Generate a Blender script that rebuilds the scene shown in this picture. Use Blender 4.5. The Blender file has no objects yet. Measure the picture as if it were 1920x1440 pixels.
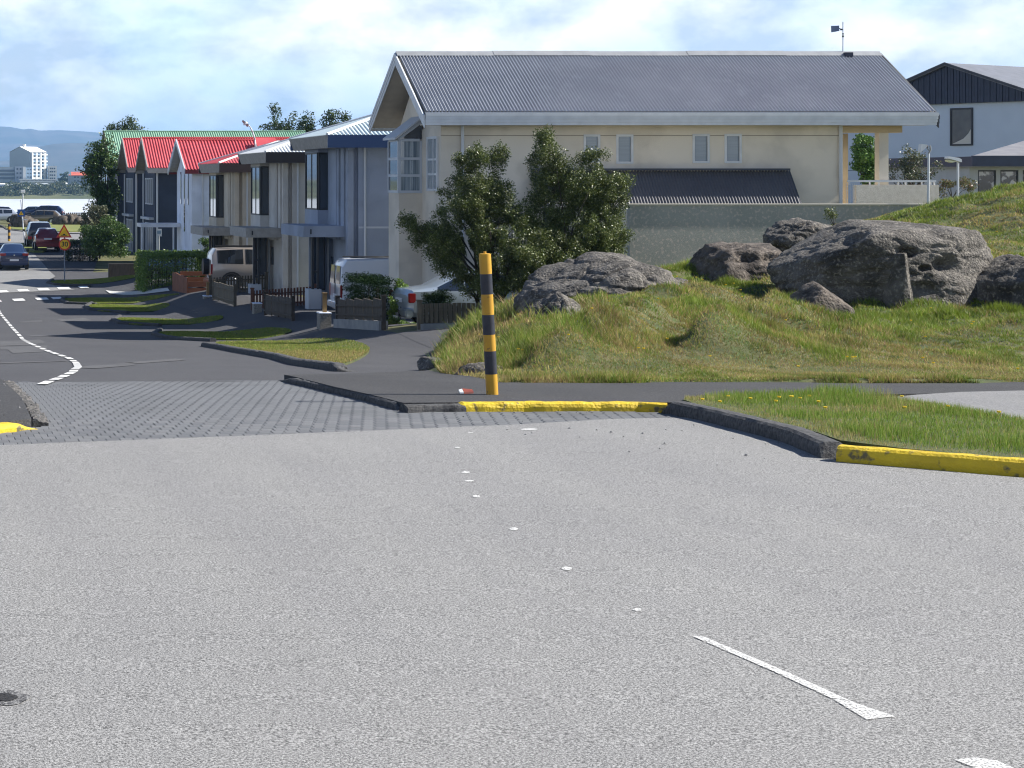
import bpy, bmesh, math, random
import numpy as np
from mathutils import Vector, Matrix, noise as mn

random.seed(7); RNG = np.random.default_rng(7)
S = bpy.context.scene
COL = S.collection
R = math.radians

# ---------------------------------------------------------------- camera, light, exposure
cam_d = bpy.data.cameras.new('camera'); cam = bpy.data.objects.new('camera', cam_d); COL.objects.link(cam)
cam.location = (0, 0, 0); cam.rotation_euler = (R(90), 0, 0)
cam_d.sensor_width = 36; cam_d.lens = 67.5
cam_d.shift_x = 0.5729; cam_d.shift_y = -0.1979
cam_d.clip_start = 0.1; cam_d.clip_end = 40000
S.camera = cam

SUN_EL = 39.0
SUN_AZ = Vector((1.0, -0.035, 0)).normalized()      # direction towards the sun on the ground
sun_dir = Vector((SUN_AZ.x*math.cos(R(SUN_EL)), SUN_AZ.y*math.cos(R(SUN_EL)), math.sin(R(SUN_EL))))
sd = bpy.data.lights.new('sun', 'SUN'); sd.energy = 5.0; sd.angle = R(0.53); sd.color = (1.0, 0.955, 0.88)
so = bpy.data.objects.new('sun', sd); COL.objects.link(so)
so.rotation_euler = sun_dir.to_track_quat('Z', 'Y').to_euler()

W = bpy.data.worlds.new('World'); S.world = W; W.use_nodes = True
nt = W.node_tree; nt.nodes.clear()
def N(t, **k):
    n = nt.nodes.new(t)
    for a, b in k.items(): setattr(n, a, b)
    return n
out = N('ShaderNodeOutputWorld'); bg = N('ShaderNodeBackground'); bg.inputs[1].default_value = 0.05
sky = N('ShaderNodeTexSky', sky_type='NISHITA'); sky.sun_disc = False
sky.sun_elevation = R(SUN_EL); sky.sun_rotation = math.atan2(SUN_AZ.x, SUN_AZ.y)
sky.air_density = 1.0; sky.dust_density = 0.3; sky.ozone_density = 2.5
tc = N('ShaderNodeTexCoord')
mp = N('ShaderNodeMapping'); mp.inputs['Scale'].default_value = (17, 17, 32); mp.inputs['Location'].default_value = (3.1, 1.7, 0.6)
n1 = N('ShaderNodeTexNoise'); n1.inputs['Scale'].default_value = 1.0; n1.inputs['Detail'].default_value = 10; n1.inputs['Roughness'].default_value = 0.56
n1.inputs['Distortion'].default_value = 0.1
r1 = N('ShaderNodeValToRGB'); r1.color_ramp.elements[0].position = 0.38; r1.color_ramp.elements[1].position = 0.60; r1.color_ramp.elements[0].color = (.46, .46, .46, 1)
mp2 = N('ShaderNodeMapping'); mp2.inputs['Scale'].default_value = (10, 10, 20); mp2.inputs['Location'].default_value = (7, 4, 2)
n2 = N('ShaderNodeTexNoise'); n2.inputs['Scale'].default_value = 1.0; n2.inputs['Detail'].default_value = 6
r2 = N('ShaderNodeValToRGB'); r2.color_ramp.elements[0].position = 0.35; r2.color_ramp.elements[1].position = 0.65
r2.color_ramp.elements[0].color = (10.4, 12.8, 16.4, 1); r2.color_ramp.elements[1].color = (15.6, 15.8, 16.2, 1)
tint = N('ShaderNodeMix', data_type='RGBA', blend_type='MULTIPLY'); tint.inputs[0].default_value = 1; tint.inputs[7].default_value = (0.62, 0.76, 0.98, 1)
mx = N('ShaderNodeMix', data_type='RGBA')
L = nt.links.new
L(tc.outputs['Generated'], mp.inputs[0]); L(mp.outputs[0], n1.inputs['Vector']); L(n1.outputs['Fac'], r1.inputs[0])
L(tc.outputs['Generated'], mp2.inputs[0]); L(mp2.outputs[0], n2.inputs['Vector']); L(n2.outputs['Fac'], r2.inputs[0])
L(sky.outputs[0], tint.inputs[6]); L(tint.outputs[2], mx.inputs[6]); L(r2.outputs[0], mx.inputs[7]); L(r1.outputs[0], mx.inputs[0])
sx = N('ShaderNodeSeparateXYZ'); L(tc.outputs['Generated'], sx.inputs[0])
mr = N('ShaderNodeMapRange'); mr.inputs[1].default_value = .14; mr.inputs[2].default_value = .34; mr.inputs[3].default_value = 1; mr.inputs[4].default_value = .03
L(sx.outputs[2], mr.inputs[0])      # cover thins out overhead as layers overlap less, shaped to lower the ambient light
mm = N('ShaderNodeMath', operation='MULTIPLY'); L(r1.outputs[0], mm.inputs[0]); L(mr.outputs[0], mm.inputs[1]); L(mm.outputs[0], mx.inputs[0])
L(mx.outputs[2], bg.inputs[0]); L(bg.outputs[0], out.inputs[0])

S.view_settings.view_transform = 'Standard'; S.view_settings.look = 'None'
S.view_settings.exposure = 0.92; S.view_settings.gamma = 1.0; S.view_settings.use_curve_mapping = False
S.cycles.use_denoising = True; S.cycles.pixel_filter_type = 'BLACKMAN_HARRIS'; S.cycles.filter_width = 1.15
S.cycles.max_bounces = 6; S.cycles.transparent_max_bounces = 8; S.cycles.volume_bounces = 0

# ---------------------------------------------------------------- materials
MATS = {}
def mat(name, col, col2=None, scale=3.0, rough=0.8, bump=0.0, bscale=None, metal=0.0, spec=0.5, detail=5,
        c3=None, s3=None, t3=(0.5, 0.6), stretch=None, attr=False, ramp=(0.35, 0.65), coat=0, bdist=0.02, transl=0, emit=None):
    if name in MATS: return MATS[name]
    m = bpy.data.materials.new(name); MATS[name] = m; m.use_nodes = True
    t = m.node_tree; b = t.nodes['Principled BSDF']; o = t.nodes['Material Output']
    b.inputs['Roughness'].default_value = rough; b.inputs['Metallic'].default_value = metal
    b.inputs['Specular IOR Level'].default_value = spec
    b.inputs['Coat Weight'].default_value = coat
    b.inputs['Base Color'].default_value = (*col, 1)
    tcn = t.nodes.new('ShaderNodeTexCoord'); src = tcn.outputs['Object']
    if stretch:
        mpn = t.nodes.new('ShaderNodeMapping'); mpn.inputs['Scale'].default_value = stretch
        t.links.new(src, mpn.inputs[0]); src = mpn.outputs[0]
    last = None
    if attr:
        a = t.nodes.new('ShaderNodeVertexColor'); a.layer_name = 'Col'; last = a.outputs[0]
    if col2 is not None:
        n = t.nodes.new('ShaderNodeTexNoise'); n.inputs['Scale'].default_value = scale; n.inputs['Detail'].default_value = detail
        t.links.new(src, n.inputs['Vector'])
        r = t.nodes.new('ShaderNodeValToRGB'); r.color_ramp.elements[0].position = ramp[0]; r.color_ramp.elements[1].position = ramp[1]
        r.color_ramp.elements[0].color = (*col, 1); r.color_ramp.elements[1].color = (*col2, 1)
        t.links.new(n.outputs['Fac'], r.inputs[0]); last = r.outputs[0]
    if c3 is not None:
        n = t.nodes.new('ShaderNodeTexNoise'); n.inputs['Scale'].default_value = s3; n.inputs['Detail'].default_value = 4
        t.links.new(src, n.inputs['Vector'])
        r = t.nodes.new('ShaderNodeValToRGB'); r.color_ramp.elements[0].position = t3[0]; r.color_ramp.elements[1].position = t3[1]
        t.links.new(n.outputs['Fac'], r.inputs[0])
        x = t.nodes.new('ShaderNodeMix'); x.data_type = 'RGBA'; x.inputs[7].default_value = (*c3, 1)
        t.links.new(r.outputs[0], x.inputs[0])
        if last: t.links.new(last, x.inputs[6])
        else: x.inputs[6].default_value = (*col, 1)
        last = x.outputs[2]
    if last: t.links.new(last, b.inputs['Base Color'])
    if bump:
        n = t.nodes.new('ShaderNodeTexNoise'); n.inputs['Scale'].default_value = bscale or scale*2; n.inputs['Detail'].default_value = 5
        t.links.new(src, n.inputs['Vector'])
        bn = t.nodes.new('ShaderNodeBump'); bn.inputs['Strength'].default_value = bump; bn.inputs['Distance'].default_value = bdist
        t.links.new(n.outputs['Fac'], bn.inputs['Height']); t.links.new(bn.outputs[0], b.inputs['Normal'])
    if transl:
        tr = t.nodes.new('ShaderNodeBsdfTranslucent'); ms = t.nodes.new('ShaderNodeMixShader'); ms.inputs[0].default_value = transl
        if last: t.links.new(last, tr.inputs[0])
        else: tr.inputs[0].default_value = (*col, 1)
        t.links.new(b.outputs[0], ms.inputs[1]); t.links.new(tr.outputs[0], ms.inputs[2]); t.links.new(ms.outputs[0], o.inputs[0])
    return m

def gravel_mat(name, dark, mid, light, s_big=70, s_small=210, blotch=0.5, bl_scale=0.45, vlo=.25, vhi=.75):
    """aged road surface: stones of several sizes, slow blotches"""
    m = bpy.data.materials.new(name); MATS[name] = m; m.use_nodes = True
    t = m.node_tree; b = t.nodes['Principled BSDF']; b.inputs['Roughness'].default_value = .93; b.inputs['Specular IOR Level'].default_value = .25
    tcn = t.nodes.new('ShaderNodeTexCoord')
    def noise(s, d=3, rr=.6):
        n = t.nodes.new('ShaderNodeTexNoise'); n.inputs['Scale'].default_value = s; n.inputs['Detail'].default_value = d; n.inputs['Roughness'].default_value = rr
        t.links.new(tcn.outputs['Object'], n.inputs['Vector']); return n.outputs['Fac']
    a = noise(s_big, 2); c = noise(s_small, 1)
    ad = t.nodes.new('ShaderNodeMath'); ad.operation = 'ADD'; t.links.new(a, ad.inputs[0]); t.links.new(c, ad.inputs[1])
    hf = t.nodes.new('ShaderNodeMath'); hf.operation = 'MULTIPLY'; hf.inputs[1].default_value = .5; t.links.new(ad.outputs[0], hf.inputs[0])
    r = t.nodes.new('ShaderNodeValToRGB'); e = r.color_ramp.elements
    e[0].position = .40; e[1].position = .62; e[0].color = (*dark, 1); e[1].color = (*light, 1)
    q = e.new(.5); q.color = (*mid, 1)
    t.links.new(hf.outputs[0], r.inputs[0])
    bl = noise(bl_scale, 5)
    r2_ = t.nodes.new('ShaderNodeValToRGB'); r2_.color_ramp.elements[0].position = vlo; r2_.color_ramp.elements[1].position = vhi
    k = 1 - blotch
    r2_.color_ramp.elements[0].color = (k, k, k*1.01, 1); r2_.color_ramp.elements[1].color = (1, 1, 1, 1)
    t.links.new(bl, r2_.inputs[0])
    mpn = t.nodes.new('ShaderNodeMapping'); mpn.inputs['Scale'].default_value = (1.5, .16, 1); mpn.inputs['Rotation'].default_value = (0, 0, .35)
    sn = t.nodes.new('ShaderNodeTexNoise'); sn.inputs['Scale'].default_value = 1.1; sn.inputs['Detail'].default_value = 4
    t.links.new(tcn.outputs['Object'], mpn.inputs[0]); t.links.new(mpn.outputs[0], sn.inputs['Vector'])
    sr = t.nodes.new('ShaderNodeValToRGB'); sr.color_ramp.elements[0].position = .38; sr.color_ramp.elements[1].position = .58
    sr.color_ramp.elements[0].color = (.965, .965, .966, 1); sr.color_ramp.elements[1].color = (1.02, 1.02, 1.01, 1)
    t.links.new(sn.outputs['Fac'], sr.inputs[0])
    sx_ = t.nodes.new('ShaderNodeMix'); sx_.data_type = 'RGBA'; sx_.blend_type = 'MULTIPLY'; sx_.inputs[0].default_value = 1
    t.links.new(r.outputs[0], sx_.inputs[6]); t.links.new(sr.outputs[0], sx_.inputs[7])
    x = t.nodes.new('ShaderNodeMix'); x.data_type = 'RGBA'; x.blend_type = 'MULTIPLY'; x.inputs[0].default_value = 1
    t.links.new(sx_.outputs[2], x.inputs[6]); t.links.new(r2_.outputs[0], x.inputs[7]); t.links.new(x.outputs[2], b.inputs['Base Color'])
    bn = t.nodes.new('ShaderNodeBump'); bn.inputs['Strength'].default_value = .4; bn.inputs['Distance'].default_value = .004
    t.links.new(hf.outputs[0], bn.inputs['Height']); t.links.new(bn.outputs[0], b.inputs['Normal'])
    return m

# ---------------------------------------------------------------- object helpers
def tag(o, label=None, cat=None, group=None, kind=None):
    if label: o['label'] = label
    if cat: o['category'] = cat
    if group: o['group'] = group
    if kind: o['kind'] = kind
    return o
def empty(name, loc=(0, 0, 0), rz=0, **k):
    o = bpy.data.objects.new(name, None); o.empty_display_size = .2; COL.objects.link(o)
    o.location = loc; o.rotation_euler = (0, 0, rz); return tag(o, **k)
def link(me, name, m=None, parent=None, world=True, **k):
    o = bpy.data.objects.new(name, me); COL.objects.link(o)
    if m is not None and not me.materials: me.materials.append(m)
    if parent is not None:
        o.parent = parent
        if world:
            root = parent
            loc = Vector((0, 0, 0))
            while root is not None:
                loc += Vector(root.location); root = root.parent
            o.location = -loc
    return tag(o, **k)
def copy_tree(o, parent=None):
    c = o.copy(); COL.objects.link(c); c.parent = parent
    for ch in list(o.children): copy_tree(ch, c)
    return c
class MB:
    def __init__(s): s.v = []; s.f = []
    def add(s, vs, fs):
        n = len(s.v); s.v += [tuple(p) for p in vs]; s.f += [tuple(i+n for i in f) for f in fs]; return s
    def box(s, x0, x1, y0, y1, z0, z1):
        return s.add([(x0,y0,z0),(x1,y0,z0),(x1,y1,z0),(x0,y1,z0),(x0,y0,z1),(x1,y0,z1),(x1,y1,z1),(x0,y1,z1)],
                     [(0,3,2,1),(4,5,6,7),(0,1,5,4),(1,2,6,5),(2,3,7,6),(3,0,4,7)])
    def prism(s, pts, d):
        """polygon extruded by vector d"""
        n = len(pts); d = Vector(d); a = [Vector(p) for p in pts]; b = [p+d for p in a]
        return s.add(a+b, [tuple(range(n))[::-1], tuple(range(n, 2*n))] + [(i, (i+1) % n, n+(i+1) % n, n+i) for i in range(n)])
    def tube(s, p0, p1, r0, r1=None, n=8, cap=True):
        r1 = r0 if r1 is None else r1; p0 = Vector(p0); p1 = Vector(p1); d = (p1-p0).normalized()
        u = d.orthogonal().normalized(); w = d.cross(u)
        vs = [p0+(u*math.cos(2*math.pi*i/n)+w*math.sin(2*math.pi*i/n))*r0 for i in range(n)]
        vs += [p1+(u*math.cos(2*math.pi*i/n)+w*math.sin(2*math.pi*i/n))*r1 for i in range(n)]
        fs = [(i, (i+1) % n, n+(i+1) % n, n+i) for i in range(n)]
        if cap: fs += [tuple(range(n))[::-1], tuple(range(n, 2*n))]
        return s.add(vs, fs)
    def path(s, pts, r, n=8):
        for i in range(len(pts)-1):
            a = r[i] if isinstance(r, (list, tuple)) else r; b = r[i+1] if isinstance(r, (list, tuple)) else r
            s.tube(pts[i], pts[i+1], a, b, n)
        return s
    def mesh(s, name):
        me = bpy.data.meshes.new(name); me.from_pydata(s.v, [], s.f); me.update(); return me
    def build(s, name, m, parent=None, world=True, smooth=False, bevel=0, **k):
        me = s.mesh(name)
        if bevel:
            bm = bmesh.new(); bm.from_mesh(me)
            bmesh.ops.bevel(bm, geom=bm.edges[:], offset=bevel, segments=2, affect='EDGES', clamp_overlap=True)
            bm.to_mesh(me); bm.free()
        if smooth:
            me.polygons.foreach_set('use_smooth', [True]*len(me.polygons))
        return link(me, name, m, parent, world, **k)
def arr_mesh(name, V, F, C=None):
    """V (n,3), F (m,k) numpy, C per-vertex colour (n,3)"""
    me = bpy.data.meshes.new(name); k = F.shape[1]
    me.vertices.add(len(V)); me.vertices.foreach_set('co', np.asarray(V, dtype=np.float32).ravel())
    me.loops.add(F.size); me.loops.foreach_set('vertex_index', F.astype(np.int32).ravel())
    me.polygons.add(len(F)); me.polygons.foreach_set('loop_start', np.arange(0, F.size, k, dtype=np.int32))
    me.update(calc_edges=True)
    if C is not None:
        ca = me.color_attributes.new('Col', 'FLOAT_COLOR', 'POINT')
        c4 = np.ones((len(V), 4), dtype=np.float32); c4[:, :3] = C; ca.data.foreach_set('color', c4.ravel())
    return me
def vnoise(x, y, seed=0):
    xi = np.floor(x).astype(np.int64); yi = np.floor(y).astype(np.int64); fx = x-xi; fy = y-yi
    fx = fx*fx*(3-2*fx); fy = fy*fy*(3-2*fy)
    def hsh(a, b):
        h = (a*374761393 + b*668265263 + seed*974634777) & 0xffffffff
        h = ((h ^ (h >> 13))*1274126177) & 0xffffffff
        return ((h ^ (h >> 16)) & 0xffff)/65535.0
    return (hsh(xi, yi)*(1-fx)+hsh(xi+1, yi)*fx)*(1-fy) + (hsh(xi, yi+1)*(1-fx)+hsh(xi+1, yi+1)*fx)*fy

# ---------------------------------------------------------------- where things stand
F = 3600.0; U0 = -140.0; V0 = 340.0
def P(u, v, Y): return Vector(((u-U0)*Y/F, Y, -(v-V0)*Y/F))
HY = np.array([-30, 0, 10, 13.4, 17.5, 21, 25, 30, 39, 45, 54, 64, 75, 85, 95, 105, 112, 128, 135, 200, 240, 300])
HH = np.array([1.3, 1.6, 1.79, 1.85, 2.02, 2.2, 2.47, 2.88, 3.48, 3.86, 4.47, 4.86, 5.16, 5.38, 5.40, 5.28, 5.22, 4.70, 4.66, 4.5, 4.5, 4.5])
def sm(t): t = np.clip(t, 0, 1); return t*t*(3-2*t)
def H(X, Y):
    """depth of the plain ground below the eye"""
    b = np.interp(Y, HY, HH)
    rise = np.interp(Y, [34, 46, 60, 75, 90, 112], [0, .48, .58, .81, .68, 0])
    return b - rise*sm((np.asarray(X)-8.9)/3.0)
def G(u, v, raise_=0.0):
    """point of the plain ground seen at u, v"""
    lo, hi = 3.0, 260.0
    for _ in range(60):
        y = (lo+hi)/2; x = (u-U0)*y/F
        if (H(x, y)-raise_)*F/y > (v-V0): lo = y
        else: hi = y
    return Vector(((u-U0)*y/F, y, -float(H((u-U0)*y/F, y))+raise_))
# ================================================================ SETTING: ground, roads
M_soil = mat('dry_soil_grass', (.06, .075, .022), (.14, .125, .05), 1.3, .95, .5, 25)
M_road = gravel_mat('worn_light_asphalt', (.06, .06, .06), (.225, .224, .222), (.48, .476, .468), 115, 290, .10, .38)
M_street = gravel_mat('dark_asphalt', (.045, .045, .05), (.075, .075, .082), (.125, .125, .13), 60, 200, .16, .35)
M_walk = gravel_mat('sidewalk_asphalt', (.03, .03, .033), (.06, .06, .064), (.115, .113, .11), 60, 170, .25, .8)
M_pale = gravel_mat('pale_asphalt', (.15, .15, .15), (.24, .24, .24), (.34, .335, .33), 60, 190, .15, .6)
M_patch = gravel_mat('patched_asphalt', (.07, .07, .074), (.11, .11, .115), (.17, .17, .17), 60, 190, .25, .9)
M_white = mat('road_paint_white', (.80, .80, .78), (.60, .60, .585), 14, .7, c3=(.3, .3, .3), s3=120, t3=(.60, .68))
M_worn = mat('road_paint_worn', (.74, .74, .72), (.60, .60, .59), 60, .85)
_t = M_worn.node_tree; _n = _t.nodes.new('ShaderNodeTexNoise'); _n.inputs['Scale'].default_value = 120; _n.inputs['Detail'].default_value = 3
_c = _t.nodes.new('ShaderNodeTexCoord'); _t.links.new(_c.outputs['Object'], _n.inputs['Vector'])
_r = _t.nodes.new('ShaderNodeValToRGB'); _r.color_ramp.elements[0].position = .33; _r.color_ramp.elements[1].position = .56
_t.links.new(_n.outputs['Fac'], _r.inputs[0]); _t.links.new(_r.outputs[0], _t.nodes['Principled BSDF'].inputs['Alpha'])
M_yellow = mat('kerb_paint_yellow', (.70, .50, .012), (.56, .39, .015), 5, .65, .5, 40, c3=(.13, .11, .05), s3=11, t3=(.60, .69))
M_kerb = mat('kerb_asphalt', (.035, .035, .038), (.095, .095, .095), 30, .95, .8, 70, bdist=.01)

def cut_poly(poly, cx=1.0, cy=1.0, z=0):
    bm = bmesh.new(); vs = [bm.verts.new((p[0], p[1], 0)) for p in poly]; f = bm.faces.new(vs)
    if f.normal.z < 0 or sum((poly[i][0]*poly[(i+1) % len(poly)][1]-poly[(i+1) % len(poly)][0]*poly[i][1]) for i in range(len(poly))) < 0:
        bmesh.ops.reverse_faces(bm, faces=[f])
    xs = [p[0] for p in poly]; ys = [p[1] for p in poly]
    for k in range(math.ceil(min(xs)/cx), math.floor(max(xs)/cx)+1):
        bmesh.ops.bisect_plane(bm, geom=bm.verts[:]+bm.edges[:]+bm.faces[:], plane_co=(k*cx, 0, 0), plane_no=(1, 0, 0))
    for k in range(math.ceil(min(ys)/cy), math.floor(max(ys)/cy)+1):
        bmesh.ops.bisect_plane(bm, geom=bm.verts[:]+bm.edges[:]+bm.faces[:], plane_co=(0, k*cy, 0), plane_no=(0, 1, 0))
    bmesh.ops.triangulate(bm, faces=[f for f in bm.faces if len(f.verts) > 4])
    return bm
def drape(name, poly, dz, m, cx=1.0, cy=1.0, skirt=0.0, parent=None, **k):
    """a sheet laid on the ground; dz a number or a function of x, y"""
    bm = cut_poly(poly, cx, cy)
    for v in bm.verts:
        d = dz(v.co.x, v.co.y) if callable(dz) else dz
        v.co.z = -float(H(v.co.x, v.co.y)) + d
    if skirt:
        be = [e for e in bm.edges if len(e.link_faces) == 1]
        r = bmesh.ops.extrude_edge_only(bm, edges=be)
        for v in [g for g in r['geom'] if isinstance(g, bmesh.types.BMVert)]: v.co.z -= skirt
    bmesh.ops.recalc_face_normals(bm, faces=bm.faces[:])
    me = bpy.data.meshes.new(name); bm.to_mesh(me); bm.free()
    return link(me, name, m, parent, **(k or dict(kind='structure')))
def gp(pts, raise_=0): return [tuple(G(u, v, raise_)[:2]) for u, v in pts]
def smooth_poly(pts, n=3):
    """Chaikin rounding of an outline"""
    for _ in range(n):
        q = []
        for i in range(len(pts)):
            a = Vector(pts[i][:2]); b = Vector(pts[(i+1) % len(pts)][:2]); q += [a*.75+b*.25, a*.25+b*.75]
        pts = q
    return [tuple(p) for p in pts]

# base terrain, down to the shore
xs = np.concatenate([np.arange(-160, -12, 8), np.arange(-12, 40, 1.0), np.arange(40, 240, 8)])
ys = np.concatenate([np.arange(-30, 0, 5), np.arange(0, 140, 1.0), np.arange(140, 242, 4), [243, 246, 252, 262]])
gx, gy = np.meshgrid(xs, ys); gz = -H(gx, gy)
gz = np.where(gy > 243, -4.5 - (gy-243)/19*10.5, gz)
V = np.stack([gx.ravel(), gy.ravel(), gz.ravel()], 1); ny, nx = gx.shape
idx = np.arange(nx*ny).reshape(ny, nx)
Fq = np.stack([idx[:-1, :-1].ravel(), idx[:-1, 1:].ravel(), idx[1:, 1:].ravel(), idx[1:, :-1].ravel()], 1)
link(arr_mesh('ground', V, Fq), 'ground', M_soil, kind='structure')

# nearest road, coarse pale asphalt
road_edge = [(0.52-3.5, 12.9), (0.52, 13.38), (2.6, 14.2), (4.6, 15.05), (5.6, 15.6), (6.25, 15.75), (6.22, 14.5), (6.05, 13.2), (5.95, 12.45), (6.7, 11.72), (9.0, 10.2), (14, 7.6), (26, 2), (26, -25), (-25, -25), (-25, 12.0), (-8, 12.3)]
drape('road', road_edge, .012, M_road)
# street, verge side and drives (flush asphalt)
drape('street', [(-12, 20.9), (0.6, 20.8), (4.0, 21.1), (6.5, 24), (8.6, 30), (9.9, 36), (10.9, 43.8), (10.9, 110), (-12, 110)], .012, M_street)
drape('footway', [(6.2, 24.4), (8.2, 27.2), (10.2, 33), (12.6, 38), (14.5, 44.3), (10.902, 44.3), (9.9, 36), (8.6, 30), (6.5, 24.3)], .016, M_street)
drape('driveway', [(11.1, 47.3), (18, 47.3), (18, 53.4), (14, 62), (14, 96), (10.902, 96), (10.902, 47.3)], .010, M_street)
drape('street_far', [(-12, 110.02), (9.6, 110.02), (11.2, 124), (11.8, 150), (4, 151), (-12, 150)], .014, M_street)
drape('crossing_road', gp([(-160, 556), (60, 548), (140, 544), (100, 533), (93, 526), (104, 519), (82, 496), (66, 479), (30, 468), (-200, 464)]), .03, M_pale)
drape('side_road', gp([(-60, 428), (150, 428), (190, 452), (165, 460), (-60, 462)]), .05, M_pale)
dzw = lambda x, y: .078 - .063*float(sm((y-20.5)/5.5))*float(1-sm((x-9)/3))
walk = [(4.1, 16.48), (5.9, 16.62), (6.5, 16.5), (7.6, 17.3), (10.5, 17.9), (16, 17.9), (30, 17.7), (30, 20.4), (16, 20.4), (8, 20.4), (7.2, 22), (7.6, 26), (9.4, 31), (8.4, 29.4), (6.3, 24.2), (4.9, 22.0), (3.98, 21.3), (4.0, 18.8)]
drape('sidewalk', walk, dzw, M_walk, .5, .5, skirt=.12)
drape('light_path', gp([(1630, 750), (1720, 741), (1800, 736), (1930, 733), (3400, 733), (3400, 880), (2600, 852), (2200, 823), (1930, 790), (1830, 772), (1740, 757)], .1), .106, M_pale)
# left corner pavement
drape('corner_pavement', [(-.6, 14.3), (.42, 14.35), (.82, 14.85), (.86, 17), (.80, 20.3), (.4, 21.2), (-.6, 21.6), (-6, 22), (-6, 14)], .075, M_walk, .5, .5, skirt=.09)

# ---- pavers of the raised table: rows of concrete blocks with open joints
def inside(p, poly):
    x, y = p; c = False
    for i in range(len(poly)):
        x1, y1 = poly[i][:2]; x2, y2 = poly[i-1][:2]
        if (y1 > y) != (y2 > y) and x < (x2-x1)*(y-y1)/(y2-y1)+x1: c = not c
    return c
table = [(-1.2, 12.75), (0.52, 13.42), (2.6, 14.24), (4.6, 15.09), (5.6, 15.64), (6.2, 15.8), (6.15, 16.25), (4.12, 16.38), (4.02, 18.8), (3.95, 21.05), (0.86, 20.78), (.90, 17), (.93, 14.75), (.5, 14.2), (-1.2, 14.1)]
paving = empty('paving', (2.4, 17, -2), kind='structure')
drape('joint_sand', table, .0065, mat('joint_sand', (.085, .085, .085), (.11, .11, .108), 30, 1), parent=paving, **{'label': None})
M_paver = [mat('paver_grey_%d' % i, c, tuple(q*1.25 for q in c), 22, .9, .4, 120, c3=tuple(q*.72 for q in c), s3=1.2, t3=(.5, .75), bdist=.004)
           for i, c in enumerate([(.10, .104, .112), (.115, .12, .127), (.13, .134, .14)])]
pv = MB(); b_ = .004; a_x, a_y, a_h = .0488, .1008, .05
pv.add([(-a_x, -a_y, 0), (a_x, -a_y, 0), (a_x, a_y, 0), (-a_x, a_y, 0), (-a_x, -a_y, a_h-b_), (a_x, -a_y, a_h-b_), (a_x, a_y, a_h-b_), (-a_x, a_y, a_h-b_),
        (-a_x+b_, -a_y+b_, a_h), (a_x-b_, -a_y+b_, a_h), (a_x-b_, a_y-b_, a_h), (-a_x+b_, a_y-b_, a_h)],
       [(0, 1, 5, 4), (1, 2, 6, 5), (2, 3, 7, 6), (3, 0, 4, 7), (4, 5, 9, 8), (5, 6, 10, 9), (6, 7, 11, 10), (7, 4, 8, 11), (8, 9, 10, 11)])
pmes = []
for m in M_paver:
    me = pv.mesh('paver'); me.materials.append(m); pmes.append(me)
cells = []
ang = R(9)
for j in range(-50, 60):
    for i in range(-60, 60):
        lx = i*.1015 + (.0508 if j % 2 else 0); ly = j*.205
        x = 2.4+lx*math.cos(ang)-ly*math.sin(ang)*0+ly*.0; y = 16.6+ly+lx*math.tan(ang)
        if y < 12.6 or y > 21.4 or x < -1.3 or x > 6.4: continue
        if any(inside((x+dx, y+dy), table) for dx in (-.05, .05) for dy in (-.1, .1)): cells.append((x, y))
cells.sort(key=lambda p: p[1])
vis = [c for c in cells if c[0]/c[1] > .0385]
big = set(vis[:300]); rest = MB()
for c in cells:
    z = -float(H(*c))
    tz = z-.0415+random.uniform(-.0012, .0012)
    if c in big:
        o = bpy.data.objects.new('paver', random.choice(pmes)); COL.objects.link(o); o.parent = paving
        o.location = Vector((c[0], c[1], tz)) - Vector(paving.location)
        o.rotation_euler = (random.uniform(-.004, .004), random.uniform(-.008, .008), random.uniform(-.02, .02))
    else:
        rest.add([(x+c[0], y+c[1], zz+tz) for x, y, zz in pv.v], [f for f in pv.f])
rest.build('pavers_beyond', M_paver[1], paving, kind='stuff')

# ---- kerbs
def kerb(name, pts, w, h, m, parent=None, zoff=0, jitter=.006, taper=(0, 0), **k):
    """rounded kerb swept along the ground"""
    P2 = []
    for i in range(len(pts)-1):
        a = Vector(pts[i][:2]); b = Vector(pts[i+1][:2]); n = max(1, int((b-a).length/.08))
        P2 += [a.lerp(b, t/n) for t in range(n)]
    P2.append(Vector(pts[-1][:2]))
    prof = [(-.5, -.08), (-.5, h*.55), (-.44, h*.86), (-.3, h), (.0, h*1.03), (.3, h), (.44, h*.86), (.5, h*.55), (.5, -.08)]
    vs = []; fs = []; n = len(prof)
    for i, p in enumerate(P2):
        d = (P2[min(i+1, len(P2)-1)]-P2[max(i-1, 0)]).normalized(); nn = Vector((d.y, -d.x))
        z = -float(H(p.x, p.y))+zoff
        tt = 1.0
        if taper[0]: tt *= float(sm((i*.08+.02)/taper[0]))
        if taper[1]: tt *= float(sm(((len(P2)-1-i)*.08+.02)/taper[1]))
        for a, b in prof:
            q = mn.noise(Vector((p.x*9, p.y*9, a*3)))*jitter
            vs.append((p.x+nn.x*(a*w+q), p.y+nn.y*(a*w+q), z+(b*tt if b > 0 else b)+q))
    for i in range(len(P2)-1):
        for j in range(n-1): fs.append((i*n+j, i*n+j+1, (i+1)*n+j+1, (i+1)*n+j))
    fs += [tuple(range(n)), tuple(range((len(P2)-1)*n, len(P2)*n))[::-1]]
    mb = MB().add(vs, fs); o = mb.build(name, m, parent, smooth=False, **(k or dict(kind='structure')))
    bm = bmesh.new(); bm.from_mesh(o.data); bmesh.ops.recalc_face_normals(bm, faces=bm.faces[:]); bm.to_mesh(o.data); bm.free()
    return o
kerb('kerb', [(4.11, 16.4), (4.05, 18.8), (3.93, 21.3)], .11, .07, M_kerb, jitter=.011, taper=(.3, .8))
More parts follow.
